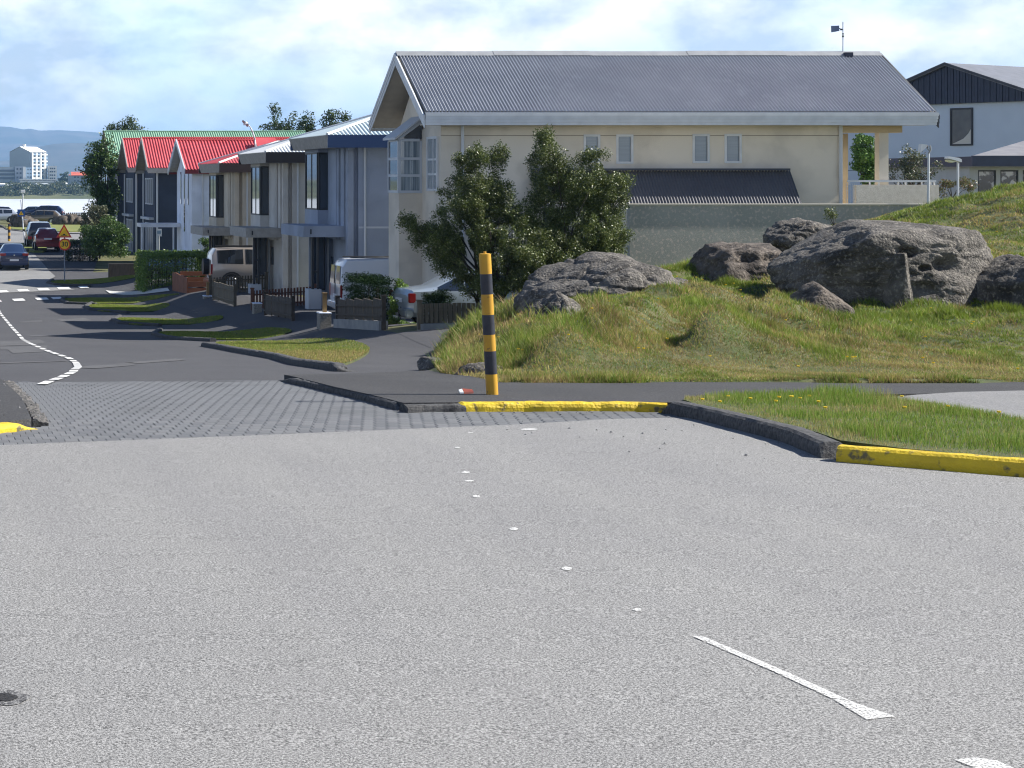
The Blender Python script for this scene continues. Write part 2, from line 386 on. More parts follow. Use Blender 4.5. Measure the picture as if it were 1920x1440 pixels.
kerb('kerb', [(4.06, 16.3), (4.3, 16.38), (4.6, 16.42)], .12, .07, M_kerb, jitter=.02)
kerb('yellow_kerb', [(4.42, 16.42), (5.2, 16.47), (6.1, 16.45), (6.32, 16.36)], .14, .085, M_yellow, jitter=.012, taper=(.2, 0))
kerb('kerb', [(6.34, 16.35), (6.30, 15.2), (6.16, 13.6), (5.98, 12.62)], .17, .115, M_kerb, jitter=.006, taper=(.25, .1))
kerb('yellow_kerb', [(5.98, 12.55), (6.9, 11.72), (9.1, 10.25), (14.2, 7.7), (26, 2.1)], .17, .11, M_yellow, jitter=.006)
kerb('yellow_kerb', [(-6, 13.2), (-.5, 13.95), (.45, 14.28), (.84, 14.78)], .15, .075, M_yellow, jitter=.006, taper=(0, .35))
kerb('yellow_kerb', [(-6, 21.9), (-.5, 21.5), (.45, 21.15)], .15, .10, M_yellow, taper=(0, .3))
kerb('edge_stones', [(.90, 14.95), (.90, 17), (.86, 20.3)], .12, .055, mat('edge_stone', (.05, .05, .05), (.15, .14, .13), 25, .95, .8, 60), jitter=.03)

# ---- grass beds in the street
M_bed = mat('lawn_soil', (.045, .07, .02), (.10, .105, .035), 4, .95, .6, 60)
beds = {
 'near': [(395, 640), (560, 633), (693, 639), (692, 662), (640, 683), (600, 680), (520, 663), (420, 648)],
 'a': [(290, 627), (303, 620), (480, 613), (560, 616), (520, 630), (400, 636), (330, 634)],
 'b': [(215, 600), (224, 594), (400, 589), (430, 596), (330, 606), (250, 610)],
 'c': [(163, 575), (173, 569), (300, 566), (328, 572), (250, 584), (185, 584)],
 'd': [(118, 563), (124, 558), (260, 552), (352, 549), (300, 556), (190, 568), (140, 570)],
 'e': [(92, 530), (100, 525), (250, 514), (262, 519), (215, 527), (140, 533)],
}
BEDS = []
for k_, px in beds.items():
    poly = smooth_poly(gp(px, .045), 2); BEDS.append((k_, poly))
    drape('verge', poly, .045, M_bed, .5, .5, skirt=.12)
def off_kerb(px, **k): kerb('kerb', gp(px, .05), .18, .11, M_kerb, jitter=.012, **k)
off_kerb([(383, 646), (420, 652), (520, 669), (600, 685), (640, 691), (678, 691)], taper=(.2, .5))
off_kerb([(300, 619), (288, 626), (310, 632), (400, 638)])
off_kerb([(224, 593), (213, 599), (225, 605), (300, 610)])
off_kerb([(172, 568), (161, 574), (170, 580), (240, 586)])
off_kerb([(123, 557), (116, 562), (128, 568), (180, 570)])
off_kerb([(98, 524), (90, 530), (105, 534), (170, 536)])
isl = smooth_poly([(6.42, 16.3), (6.38, 15.2), (6.24, 13.6), (6.12, 12.66), (6.95, 11.86), (9.2, 10.4), (14.2, 7.9), (26, 2.3)]+gp([(3400, 880), (2600, 850), (2200, 820), (1930, 788), (1830, 770), (1740, 755), (1620, 748), (1560, 738), (1290, 739)], .1), 1)
drape('grass_island', isl, lambda x, y: .085+.03*float(vnoise(np.array(x*1.3), np.array(y*1.3))), M_bed, .5, .5, skirt=.15)
far_beds = [gp([(14, 466), (22, 460), (60, 457), (85, 462), (90, 474), (55, 474), (30, 470)]), gp([(8, 428), (20, 420), (200, 418), (230, 432), (150, 437), (60, 434), (20, 431)])]
for q in far_beds: drape('far_verge', smooth_poly(q, 1), .11, mat('lawn_far', (.12, .16, .03), (.20, .20, .05), 1.5, .95), skirt=.15)
kerb('yellow_kerb', gp([(6, 462), (16, 468), (40, 474), (52, 477)]), .2, .12, M_yellow)
kerb('kerb', gp([(2, 424), (14, 432), (60, 437), (150, 440)]), .22, .12, M_kerb)

# ---- road markings and repairs
def mark(name, px, m, dz=.022): return drape(name, gp(px), dz, m, 1, 1)
cl = [(-6, 575), (0, 588), (20, 612), (40, 634), (62, 648), (88, 659), (110, 667), (131, 674), (143, 683), (147, 691), (136, 701), (110, 713), (72, 727)]
def along(pts, s0, s1):
    d = [0]
    for i in range(1, len(pts)): d.append(d[-1]+(Vector(pts[i])-Vector(pts[i-1])).length)
    def at(s):
        for i in range(1, len(d)):
            if s <= d[i]: return Vector(pts[i-1]).lerp(Vector(pts[i]), (s-d[i-1])/(d[i]-d[i-1]))
        return Vector(pts[-1])
    return at(s0), at(s1), d[-1]
wl = [Vector(p) for p in gp(cl)]
wl = [wl[0]+Vector((0, 70))*.4] + wl if False else wl
tot = along(wl, 0, 0)[2]; s_ = 0; k_ = 0
while s_ < tot-.1:
    L_ = 1.25 if s_ < tot-14 else .66
    a, b, _ = along(wl, s_, min(s_+L_, tot)); d = (b-a)
    if d.length > .15:
        nn = Vector((d.y, -d.x)).normalized()*.055
        drape('lane_dash', [tuple(a-nn), tuple(a+nn), tuple(b+nn), tuple(b-nn)], .024, M_white, 1, 1)
    s_ += L_+(.7 if s_ < tot-14 else .30)
for x0, x1 in [(-40, -14), (-5, 17), (36, 56), (74, 94), (111, 133), (151, 167)]:
    sl = -.055
    mark('crossing_bar', [(x0, 550+sl*x0), (x1, 550+sl*x1), (x1-5, 546.5+sl*x1), (x0-5, 546.5+sl*x0)], M_white, .042)
for x0, x1 in [(-40, -10), (-18, 4), (27, 48), (70, 92), (100, 118)]:
    sl = -.045
    mark('crossing_bar', [(x0, 567+sl*x0), (x1, 567+sl*x1), (x1-5, 563+sl*x1), (x0-5, 563+sl*x0)], M_white, .035)
mark('light_strip', [(198, 546), (314, 541.5), (318, 547), (206, 552)], mat('white_gravel', (.55, .54, .5), (.7, .69, .66), 8, .9), .05)
for px in [[(150, 692), (160, 688), (250, 680), (252, 687), (180, 693)], [(230, 682), (330, 674), (348, 677), (250, 684)],
           [(0, 641), (75, 637), (86, 643), (60, 648), (0, 650)], [(0, 652), (90, 649), (82, 661), (24, 664), (15, 657), (0, 657)],
           [(152, 626), (205, 624), (212, 627), (165, 629)], [(35, 604), (78, 601), (80, 604), (40, 606)], [(105, 600), (160, 597), (172, 602), (120, 604)],
           [(55, 630), (110, 629.4), (111, 631), (55, 632)], [(0, 681.5), (125, 677.5), (125, 679), (0, 683.5)]]:
    mark('asphalt_repair', px, M_patch, .018)
0 and mark('tar_strip', [(360, 828), (560, 822), (900, 803), (900, 806), (560, 824.5), (370, 830)], M_street, .0135)
# worn paint on the near road
mark('worn_line', [(1298, 1200), (1320, 1201), (1480, 1270), (1600, 1325), (1678, 1352), (1625, 1358), (1560, 1318), (1440, 1262)], M_worn, .0155)
mark('worn_line', [(1790, 1434), (1830, 1430), (1868, 1435), (1990, 1490), (1930, 1490)], M_worn, .0155)
for (u, v, a, b) in [(992, 808.5, 18, 1.8), (882, 815, 5, .9), (858, 843, 5, .9), (873, 890, 8, 2), (880, 906, 9, 1.6), (893, 935, 7, 2.4), (963, 997, 9, 2.6), (1063, 1072, 10, 3.2), (1195, 1150, 9, 2.5)]:
    pts = [(u+a*math.cos(t*math.pi/5)*random.uniform(.8, 1.1), v+b*math.sin(t*math.pi/5)*random.uniform(.8, 1.2)) for t in range(10)]
    mark('worn_dot', pts, M_worn, .0155)
# pothole at the left edge: flat broken rim, near-black colour standing for the shaded hole
ph = G(12, 1316)
for nm_, rr_, mm_, zz_ in (('pothole_rim', .085, gravel_mat('crumbled_asphalt', (.03, .03, .033), (.13, .13, .135), (.38, .38, .37), 45, 150, .2, 3), .0145), ('pothole', .045, mat('pothole_shade', (.006, .006, .008), (.03, .03, .032), 40, 1, .6, 90), .017)):
    pts = [(ph.x-.01+math.cos(i/28*6.2832)*rr_*(1+.45*mn.noise(Vector((math.cos(i/28*6.2832)*2, math.sin(i/28*6.2832)*2, 3)))+random.uniform(-.08, .08)), ph.y+math.sin(i/28*6.2832)*rr_*1.1*(1+.3*mn.noise(Vector((math.cos(i/28*6.2832)*2.5, math.sin(i/28*6.2832)*2.5, 7))))) for i in range(28)]
    drape(nm_, pts, zz_, mm_)
# loose stones along the kerb and on the walk
st = MB()
for _ in range(90):
    if random.random() < .55: x, y = random.uniform(4.4, 7.0), random.uniform(12.2, 16.3)
    else: x, y = random.uniform(.0, .9), random.uniform(14.9, 20.5)
    if inside((x, y), isl): continue
    dzz = .012 if x > 1 else .078; r_ = random.uniform(.004, .011)
    st.tube((x, y, -float(H(x, y))+dzz), (x+.003, y, -float(H(x, y))+dzz+r_), r_*1.4, r_*.6, 5)
st.build('loose_gravel', mat('loose_stone', (.05, .05, .05), (.25, .25, .25), 3, .9), kind='stuff')

# ================================================================ mound
ctl_px = []
for u in (1000, 1150, 1300, 1450, 1600, 1750, 1900, 2100, 2400): ctl_px += [(u, 723, 19.45)]
ctl_px += [(850, 716, 19.6), (930, 722, 19.5), (792, 690, 24.3), (820, 660, 29.5), (842, 643, 34), (880, 622, 40),
  (880, 700, 21.2), (960, 690, 21), (900, 672, 23.8), (870, 655, 27), (900, 620, 30.5), (940, 585, 32.5), (960, 645, 23.6),
  (1000, 700, 20.7), (1000, 655, 22.3), (1010, 620, 24.2), (1020, 590, 26.5), (1000, 560, 31), (990, 552, 35), (1000, 570, 41),
  (1100, 702, 20.8), (1100, 650, 22.6), (1110, 592, 25.8), (1130, 556, 27.9), (1050, 606, 25.6), (1200, 548, 28.2), (1150, 530, 30.5), (1130, 545, 37),
  (1220, 700, 21), (1220, 655, 23), (1220, 610, 25.5), (1240, 556, 28.3), (1260, 532, 31), (1220, 520, 36),
  (1320, 700, 21), (1320, 660, 23.4), (1320, 620, 25.5), (1320, 575, 28.4), (1330, 530, 31.5), (1300, 498, 36), (1320, 505, 41),
  (1440, 700, 21), (1440, 668, 23), (1440, 628, 25.4), (1450, 585, 27.6), (1460, 530, 31.5), (1460, 480, 36), (1450, 480, 42),
  (1580, 700, 21), (1580, 668, 23), (1580, 632, 25.2), (1590, 592, 27.4), (1610, 520, 32), (1620, 440, 37), (1610, 420, 43),
  (1720, 700, 21), (1720, 668, 23), (1720, 632, 25.2), (1720, 594, 27.4), (1730, 530, 31), (1740, 440, 37), (1700, 396, 42.5), (1690, 420, 50),
  (1850, 700, 21), (1850, 665, 23), (1850, 625, 25.4), (1860, 585, 28), (1880, 500, 32), (1880, 430, 37), (1850, 372, 43), (1780, 385, 43.5), (1850, 380, 50),
  (2000, 690, 21.4), (2000, 600, 27), (2000, 480, 32.5), (2000, 400, 37), (1960, 335, 43), (2100, 330, 44), (1930, 345, 50), (2400, 560, 27), (2400, 340, 42), (2300, 360, 52)]
CP = np.array([tuple(P(u, v, y)) for u, v, y in ctl_px]); CX = CP[:, :2]; CZ = CP[:, 2]
CZ[:len([1]*9)+2] = [-float(H(p[0], p[1]))+.11 for p in CX[:11]]
def tps(d2): return 0.5*d2*np.log(np.maximum(d2, 1e-9))
n_ = len(CX); D2 = ((CX[:, None]-CX[None])**2).sum(-1); K = tps(D2)+np.eye(n_)*1.2
Pm = np.hstack([np.ones((n_, 1)), CX]); A_ = np.block([[K, Pm], [Pm.T, np.zeros((3, 3))]])
sol = np.linalg.solve(A_, np.concatenate([CZ, [0, 0, 0]])); wts, pl_ = sol[:n_], sol[n_:]
def mound_raw(x, y):
    x = np.asarray(x, float); y = np.asarray(y, float); sh = x.shape; q = np.stack([x.ravel(), y.ravel()], 1)
    o = np.empty(len(q))
    for s in range(0, len(q), 60000):
        qq = q[s:s+60000]; d = ((qq[:, None]-CX[None])**2).sum(-1); o[s:s+60000] = tps(d)@wts+pl_[0]+qq@pl_[1:]
    return o.reshape(sh)
BSIDE = -1
BANKS = [(1175, 596, 25.4, 960, 690, 21.0, .42), (1430, 604, 26.3, 1262, 686, 21.8, .46)]
def mound(x, y):
    x = np.asarray(x, float); y = np.asarray(y, float)
    z = mound_raw(x, y)
    g = np.clip((z+H(x, y)-.1)*4, 0, 1)
    z = z + g*(.20*(vnoise(x*1.1, y*1.1, 1)-.5)+.15*(vnoise(x*2.7, y*2.7, 2)-.5)+.07*(vnoise(x*7, y*7, 3)-.5))
    for (u0, v0, y0, u1, v1, y1, am) in BANKS:
        a = P(u0, v0, y0); b = P(u1, v1, y1); dx, dy = b.x-a.x, b.y-a.y; ln = math.hypot(dx, dy)
        t = ((x-a.x)*dx+(y-a.y)*dy)/ln/ln; d = ((x-a.x)*(-dy)+(y-a.y)*dx)/ln*(-1 if dx < 0 else 1)*BSIDE + .25*(vnoise(x*1.9, y*1.9, 41)-.5)
        z = z + am*sm(d/.28)*np.exp(-np.maximum(d-.28, 0)/.9)*sm(t*4+.6)*sm((1-t)*4+.4)
    # left flank falls off to the walk
    lim = np.interp(y, [19.3, 21.5, 24.3, 31, 44, 50], [5.25, 5.3, 5.95, 8.0, 11.3, 13])
    fall = sm((x-lim)/.9)
    return np.maximum(z*fall+(-H(x, y)-.05)*(1-fall), -H(x, y)-.05)-.12*(1-sm((y-19.22-.25*vnoise(x*1.7, x*0, 31))/.25))
xs = np.arange(4.9, 30, .16); ys = np.arange(19.25, 52.5, .18)
gx, gy = np.meshgrid(xs, ys); gz = mound(gx, gy)
V = np.stack([gx.ravel(), gy.ravel(), gz.ravel()], 1); ny, nx = gx.shape; idx = np.arange(nx*ny).reshape(ny, nx)
Fq = np.stack([idx[:-1, :-1].ravel(), idx[:-1, 1:].ravel(), idx[1:, 1:].ravel(), idx[1:, :-1].ravel()], 1)
me = arr_mesh('grassy_mound', V, Fq); me.polygons.foreach_set('use_smooth', [True]*len(Fq))
link(me, 'grassy_mound', mat('mound_turf', (.05, .065, .02), (.13, .12, .05), 1.6, .95, .8, 30, c3=(.06, .085, .02), s3=5, t3=(.45, .6)), kind='structure')
def gz_at(x, y): return float(mound(np.array([x]), np.array([y]))[0])

# ---- grass blades
M_blade = mat('grass_blade', (.1, .15, .03), attr=True, rough=.6, spec=.3, transl=.3)
def blades(name, x, y, z, h, w, col, lean=.45, flower=None):
    n = len(x); a = RNG.uniform(0, 2*np.pi, n); l = RNG.uniform(0, lean, n)*h; la = RNG.uniform(0, 2*np.pi, n)
    c, s = np.cos(a)*w/2, np.sin(a)*w/2
    v = np.empty((n, 3, 3)); v[:, 0] = np.stack([x-c, y-s, z], 1); v[:, 1] = np.stack([x+c, y+s, z], 1)
    v[:, 2] = np.stack([x+np.cos(la)*l, y+np.sin(la)*l, z+h], 1)
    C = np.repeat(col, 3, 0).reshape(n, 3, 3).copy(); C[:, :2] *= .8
    return v.reshape(-1, 3), C.reshape(-1, 3)
def put(name, parts, **k):
    V = np.concatenate([p[0] for p in parts]); C = np.concatenate([p[1] for p in parts])
    me = arr_mesh(name, V, np.arange(len(V)).reshape(-1, 3), np.clip(C, 0, 1))
    return link(me, name, M_blade, kind='stuff', **k)
def palette(x, y, dry, n, s=1.0):
    g1 = np.array([.085, .155, .016]); g2 = np.array([.215, .245, .045]); dr = np.array([.30, .245, .09]); rd = np.array([.25, .15, .085])
    t = RNG.uniform(0, 1, n)[:, None]; c = g1*(1-t)+g2*t
    d = (RNG.uniform(0, 1, n) < dry)[:, None]; c = np.where(d, dr*RNG.uniform(.75, 1.2, n)[:, None], c)
    r = (RNG.uniform(0, 1, n) < dry*.18)[:, None]; c = np.where(r, rd, c)
    return c*RNG.uniform(.8, 1.2, n)[:, None]*s*1.5
# mound grass
n = 720000
uu = RNG.uniform(760, 2350, n); yy = 19.4+(RNG.uniform(0, 1, n)**1.45)*26; xx = (uu-U0)*yy/F
zz = mound(xx, yy); ok = zz > -H(xx, yy)+.06
edge = (yy < 19.6)&(vnoise(xx*4, yy*4, 9) < .30); ok &= ~edge
xx, yy, zz = xx[ok], yy[ok], zz[ok]; n = len(xx)
tall = sm((.6*vnoise(xx*.9, yy*.9, 4)+.4*vnoise(xx*3.3, yy*2.6, 14)-.45)*4.5)
dryf = np.clip(sm((.6*vnoise(xx*.7+5, yy*.45, 5)+.4*vnoise(xx*3.7, yy*2.2, 15)-.35)*3)*.64+.10+.18*(yy < 21.3)+.25*(xx < 7.6+(yy-20)*.22)-.25*(tall > .6), .04, .85)
hh = (.014+.028*RNG.uniform(0, 1, n)**1.5)*(1+1.5*tall)*(1+.35*np.clip((yy-21)/6, 0, 1)); hh *= np.where(yy < 21, .75, 1)
left = (xx < 7.9+(yy-21)*.25); hh = np.where(left & (RNG.uniform(0, 1, n) < .25), hh*2.0, hh)
ww = .008+.0045*np.clip((yy-20)/8, 0, 2)
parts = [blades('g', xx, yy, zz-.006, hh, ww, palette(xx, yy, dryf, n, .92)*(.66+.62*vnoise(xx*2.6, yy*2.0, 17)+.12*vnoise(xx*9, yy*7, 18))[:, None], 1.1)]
# weeds: broad leafy tufts and flower heads
def weed(u, v, Y, r, h, col, n=260, w=.02):
    p = P(u, v, Y); x = p.x+RNG.normal(0, r/2, n); y = p.y+RNG.normal(0, r/2, n); z = mound(x, y)
    c = np.array(col)[None]*RNG.uniform(.7, 1.3, n)[:, None]
    hh = h*RNG.uniform(.4, 1, n)*np.exp(-((x-p.x)**2+(y-p.y)**2)/(r*r))
    return blades('w', x, y, z-.01, np.maximum(hh, .02), np.full(n, w), c, .8)
YG = (.19, .25, .03); BG = (.10, .155, .055)
for a in [(1515, 470, 29.5, .28, .30), (1500, 520, 28.5, .3, .28), (1480, 560, 28.0, .3, .25), (1820, 520, 29.3, .35, .42), (1800, 550, 28.6, .3, .3), (1560, 600, 26.6, .35, .14),
          (1700, 590, 27.2, .4, .12), (1640, 600, 26.6, .4, .13), (1460, 600, 27, .4, .14), (1780, 590, 27.2, .4, .16), (1380, 530, 31, .4, .16), (1290, 500, 33, .4, .25), (1880, 590, 27.6, .35, .2)]:
    parts.append(weed(*a, YG, 1400, .013))
for a in [(1350, 640, 24, .16, .05), (1540, 690, 21.8, .12, .04), (1680, 680, 22, .14, .05), (1850, 715, 19.9, .12, .04), (1620, 712, 20, .12, .04), (1450, 700, 21, .1, .04)]:
    parts.append(weed(*a, BG, 220, .008))
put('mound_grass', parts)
fl = MB()
def flowers(n, fx, hz):
    for _ in range(n):
        x, y = fx(); z = hz(x, y)
        if z is None: continue
        fl.tube((x, y, z-.012), (x, y, z), .011, .016, 6)
def fm():
    Y = random.uniform(20, 40); u = random.uniform(880, 1920); return (u-U0)*Y/F, Y
flowers(110, fm, lambda x, y: (lambda z: z+.09 if z > -float(H(x, y))+.1 else None)(gz_at(x, y)))
# island grass
n = 330000
xx = RNG.uniform(6.0, 15, n); yy = RNG.uniform(8.0, 17.4, n)
ok = np.array([False]*n)
from math import inf
pol = np.array(isl)
def inside_np(x, y, poly):
    c = np.zeros(len(x), bool)
    for i in range(len(poly)):
        x1, y1 = poly[i]; x2, y2 = poly[i-1]
        if y1 == y2: continue
        c ^= ((y1 > y) != (y2 > y)) & (x < (x2-x1)*(y-y1)/(y2-y1)+x1)
    return c
ok = inside_np(xx, yy, isl) & (xx/yy < .95)
xx, yy = xx[ok], yy[ok]; n = len(xx)
zz = -H(xx, yy)+.08+.03*vnoise(xx*1.3, yy*1.3)
nearedge = ~inside_np(xx-.22, yy-.12, isl)
dryf = np.clip(.12+.5*sm((vnoise(xx*1.2, yy*1.5, 8)-.5)*3)+.55*nearedge, 0, .9)
hh = (.02+.035*RNG.uniform(0, 1, n))*(1+1.0*sm((vnoise(xx*1.5, yy*1.5, 12)-.5)*4))*np.where(nearedge, .6, 1)*(1+.5*(yy > 16.3))
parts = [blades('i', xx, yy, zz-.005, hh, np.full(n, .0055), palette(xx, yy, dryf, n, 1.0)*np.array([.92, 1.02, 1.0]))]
put('island_grass', parts)
def fi():
    c = random.choice([(8.35, 13.6, .35), (7.4, 16.2, .35), (9.6, 15.3, .3), (6.9, 15.9, .5), (8.6, 12.3, .5), (9.0, 14.8, .4)])
    return random.gauss(c[0], c[2]), random.gauss(c[1], c[2])
flowers(44, fi, lambda x, y: (-float(H(x, y))+.085+random.uniform(.05, .1)) if inside((x, y), isl) else None)
fl.build('dandelion_heads', mat('dandelion_yellow', (.75, .50, .01), rough=.8), kind='stuff')
# verge grass in the street
parts = []
for k_, poly in BEDS:
    pa = np.array(poly); lo = pa.min(0); hi = pa.max(0); area = (hi-lo).prod(); n = int(min(60000, area*(3500 if k_ == 'near' else 1100)))
    x = RNG.uniform(lo[0], hi[0], n); y = RNG.uniform(lo[1], hi[1], n); ok = inside_np(x, y, poly); x, y = x[ok], y[ok]; n = len(x)
    d = np.clip(.75-.5*sm((y-37)/3) if k_ == 'near' else np.full(n, .12), 0, 1)
    parts.append(blades('v', x, y, -H(x, y)+.042, .015+.03*RNG.uniform(0, 1, n), np.full(n, .012 if k_ == 'near' else .02), palette(x, y, d, n)))
put('verge_grass', parts)
# ================================================================ boulders
M_rock = mat('lava_rock', (.040, .036, .032), (.160, .146, .130), 2.6, .95, 1.0, 30, c3=(.29, .265, .225), s3=20, t3=(.52, .72), bdist=.05, detail=8)
M_rock2 = mat('lava_rock_brown', (.04, .032, .027), (.135, .112, .092), 3, .95, 1.0, 24, c3=(.21, .18, .15), s3=11, t3=(.55, .72), bdist=.04, detail=8)
def rock(name, c, size, planes, sub=5, soft=.06, amp=.06, seed=0, m=None, pits=(), parent=None, **k):
    """boulder: a ball cut down by planes (direction, distance), weathered; pits are hollows (direction, radius, depth)"""
    bm = bmesh.new(); bmesh.ops.create_icosphere(bm, subdivisions=sub, radius=1)
    pls = [(Vector(d).normalized(), q) for d, q in planes]; pt = [(Vector(d).normalized(), r, e) for d, r, e in pits]
    for v in bm.verts:
        d = v.co.normalized(); r = 1.25
        for nn, q in pls:
            t = d.dot(nn)
            if t > .05:
                rr = q/t; x = (r-rr)/soft
                r = rr if x > 6 else (r if x < -6 else r-soft*math.log(1+math.exp(x)))
        p = d*r
        o = Vector((seed*7.3, seed*3.1, seed))
        r2 = r*(1+amp*(mn.fractal(p*1.6+o, 1, 2.1, 4))+amp*.35*mn.fractal(p*7+o, .9, 2.1, 4))
        dd, _p = mn.voronoi(Vector((p.x*1.5, p.y*1.5, p.z*2.6))+o+Vector((mn.noise(p*3), mn.noise(p*3+o), 0))*.35)
        r2 += amp*.9*(.35-dd[0])*.5-amp*.75*max(0, 1-(dd[1]-dd[0])*9)
        cr = abs(mn.noise(p*4.3+o*2)); r2 -= amp*.4*max(0, 1-cr*12)
        for nn, a, e in pt:
            q = (d-nn).length/a
            if q < 1: r2 -= e*(1-q*q)**2*1.0
        p = d*r2; v.co = Vector((p.x*size[0], p.y*size[1], p.z*size[2]))
    for f in bm.faces: f.smooth = True
    me = bpy.data.meshes.new(name); bm.to_mesh(me); bm.free()
    if parent is None:
        o = link(me, name, m or M_rock, **k); o.location = c
    else:
        o = link(me, name, m or M_rock, None); o.parent = parent; o.location = Vector(c)-Vector(parent.location); tag(o, **k)
    return o
b = P(1672, 498, 29.3)
big = rock('boulder', b, (1.42, 1.30, .76), [((0, -.12, 1), .82), ((-.25, -.1, 1), .86), ((.35, 0, 1), .96), ((1, -.1, .25), .98), ((-1, -.3, .1), .98), ((-.8, .1, .8), .80), ((0, -1, .12), .80), ((-.6, -1, -.15), .86), ((.7, -1, .1), .84), ((.1, -1, .75), .92)],
     6, .03, .036, 3, pits=[((.30, -1, .05), .32, .15), ((-.25, -1, .42), .16, .13), ((-.75, -.5, .65), .3, .13), ((-.05, -1, -.5), .2, .12), ((-.02, -1, .0), .12, .16)],
     label='biggest boulder, long and flat-topped with a cleft in its front, on the grassy mound', cat='boulder')
sl = P(1688, 528, 28.32)
rock('rock_slab', sl, (.21, .24, .44), [((0, -1, .1), .75), ((-1, -.4, .1), .72), ((1, -.2, .3), .62), ((0, 0, 1), .95), ((.6, -.6, .2), .6), ((-.8, -.7, .3), .62)], 5, .012, .035, 9, parent=big, label='upright wedge of stone in the cleft')
def brock(u, v, Y, size, planes, label, sub=5, amp=.08, seed=1, m=None, pits=(), **k):
    return rock('boulder', P(u, v, Y), size, planes, sub, .05, amp, seed, m, pits, label=label, cat='boulder', **k)
brock(1160, 572, 29.3, (1.22, 1.3, .74), [((-.62, -.3, .9), .74), ((.25, -.2, 1), .90), ((1, 0, .6), .80), ((0, -1, .7), .80), ((-1, -.6, .3), .86), ((.5, -1, .5), .80)],
     'long grey boulder sloping down to the left, beside the large willow bush', 6, .065, 5, pits=[((-.1, -1, .35), .3, .1), ((.35, -1, .45), .25, .1), ((-.6, -.8, .3), .22, .08)])
brock(1052, 596, 26.8, (.36, .42, .30), [((-.7, -.4, .8), .66), ((.6, -.4, .8), .8), ((0, -1, .4), .8)], 'jagged dark rock at the lower left end of the long sloping boulder', 5, .13, 15)
brock(1400, 508, 32.6, (.85, .8, .50), [((0, -.2, 1), .82), ((-1, -.2, .4), .86), ((0, -1, .4), .84), ((.9, -.3, .5), .9)], 'brownish boulder with a dark hollow, left of the biggest boulder', 5, .09, 6, M_rock2,
      pits=[((-.45, -.75, .6), .42, .24), ((.2, -.8, .5), .3, .08)])
brock(1508, 446, 35.0, (.58, .6, .36), [((-.6, -.2, 1), .72), ((.4, -.3, 1), .8), ((0, -1, .3), .8)], 'small peaked rock standing behind the biggest boulder on its left', 5, .12, 7)
brock(1536, 570, 26.9, (.38, .34, .33), [((-.75, -.2, .8), .55), ((.7, -.3, .9), .62), ((0, -1, .5), .62)], 'small brown triangular rock in front of the biggest boulder', 4, .06, 8, M_rock2)
brock(1935, 555, 28.2, (.68, .8, .64), [((-.6, -.2, .95), .74), ((-1, -.5, 0), .80), ((0, -1, .3), .8), ((.5, 0, 1), .9)], 'grey boulder cut by the right edge of the picture', 5, .07, 10, pits=[((-.75, -.7, .25), .25, .12)])
brock(808, 684, 24.9, (.14, .22, .11), [((0, 0, 1), .85), ((-1, -.2, .5), .8)], 'small low rock at the left tip of the mound by the path', 4, .07, 11)
brock(902, 704, 21.2, (.24, .2, .13), [((0, -.2, 1), .85), ((-.8, -.4, .6), .75)], 'low grey rock behind the striped bollard', 4, .07, 12)
brock(1268, 535, 30.0, (.17, .2, .12), [((0, -.3, 1), .8)], 'small black stone tucked under the right end of the long sloping boulder', 4, .1, 13)
brock(1892, 455, 35.5, (.2, .2, .10), [((0, -.3, 1), .75)], 'small stone showing in the grass high on the right of the mound', 4, .1, 14)

# ================================================================ houses: materials and helpers
def plaster(name, c, **k): return mat(name, c, tuple(x*.86 for x in c), 1.1, .92, .35, 55, c3=tuple(x*1.06 for x in c), s3=.7, **k)
M_beige = plaster('beige_plaster', (.74, .67, .56)); M_apl = plaster('blue_grey_plaster', (.33, .38, .47)); M_bpl = plaster('grey_plaster', (.58, .56, .52))
M_cpl = plaster('cream_plaster', (.60, .54, .44)); M_wpl = plaster('white_plaster', (.74, .80, .90)); M_slate = plaster('dark_slate_wall', (.05, .065, .10))
M_trim = mat('white_trim', (.72, .74, .76), (.62, .64, .66), 3, .5); M_trimb = mat('blue_grey_trim', (.52, .56, .61), rough=.5)
M_roofm = mat('grey_corrugated_steel', (.33, .345, .38), (.37, .385, .42), .8, .6, .1, 20, spec=.2, c3=(.40, .415, .45), s3=2.5, t3=(.55, .75))
M_red = mat('red_roof_steel', (.47, .06, .07), (.56, .09, .10), .8, .5); M_green = mat('green_roof_steel', (.20, .37, .25), (.25, .42, .30), .8, .5, c3=(.25, .17, .10), s3=.5, t3=(.66, .74))
M_whiteroof = mat('white_roof_steel', (.72, .74, .75), (.62, .65, .67), 1.2, .5); M_paleroof = mat('pale_blue_roof_steel', (.50, .60, .64), rough=.5)
M_blue = mat('blue_fascia', (.035, .075, .18), rough=.5); M_blk = mat('black_fascia', (.018, .014, .014), rough=.55); M_brown = mat('brown_fascia', (.06, .035, .028), rough=.6)
M_greyf = mat('grey_fascia_board', (.30, .29, .27), (.38, .37, .35), 6, .7)
M_soffit = mat('soffit_board', (.50, .45, .37), (.44, .39, .32), 4, .8)
M_gutter = mat('downpipe_white', (.60, .63, .66), rough=.45)
M_glass = mat('window_glass', (.02, .03, .045), rough=.04, spec=.9, coat=.6); M_curt = mat('curtained_glass', (.30, .36, .40), (.12, .17, .22), 2.2, .12, spec=.8, coat=.8, stretch=(8, 8, .15), ramp=(.42, .58))
M_blind = mat('blue_blind_glass', (.15, .20, .25), (.18, .235, .28), 1, .15, spec=.7, coat=.7, stretch=(1, 1, 40))
M_dark = mat('dark_frame', (.02, .022, .028), rough=.5)
M_dwood = mat('dark_stained_wood', (.045, .035, .028), (.08, .065, .05), 3, .8, .4, 20, stretch=(6, 6, .8))
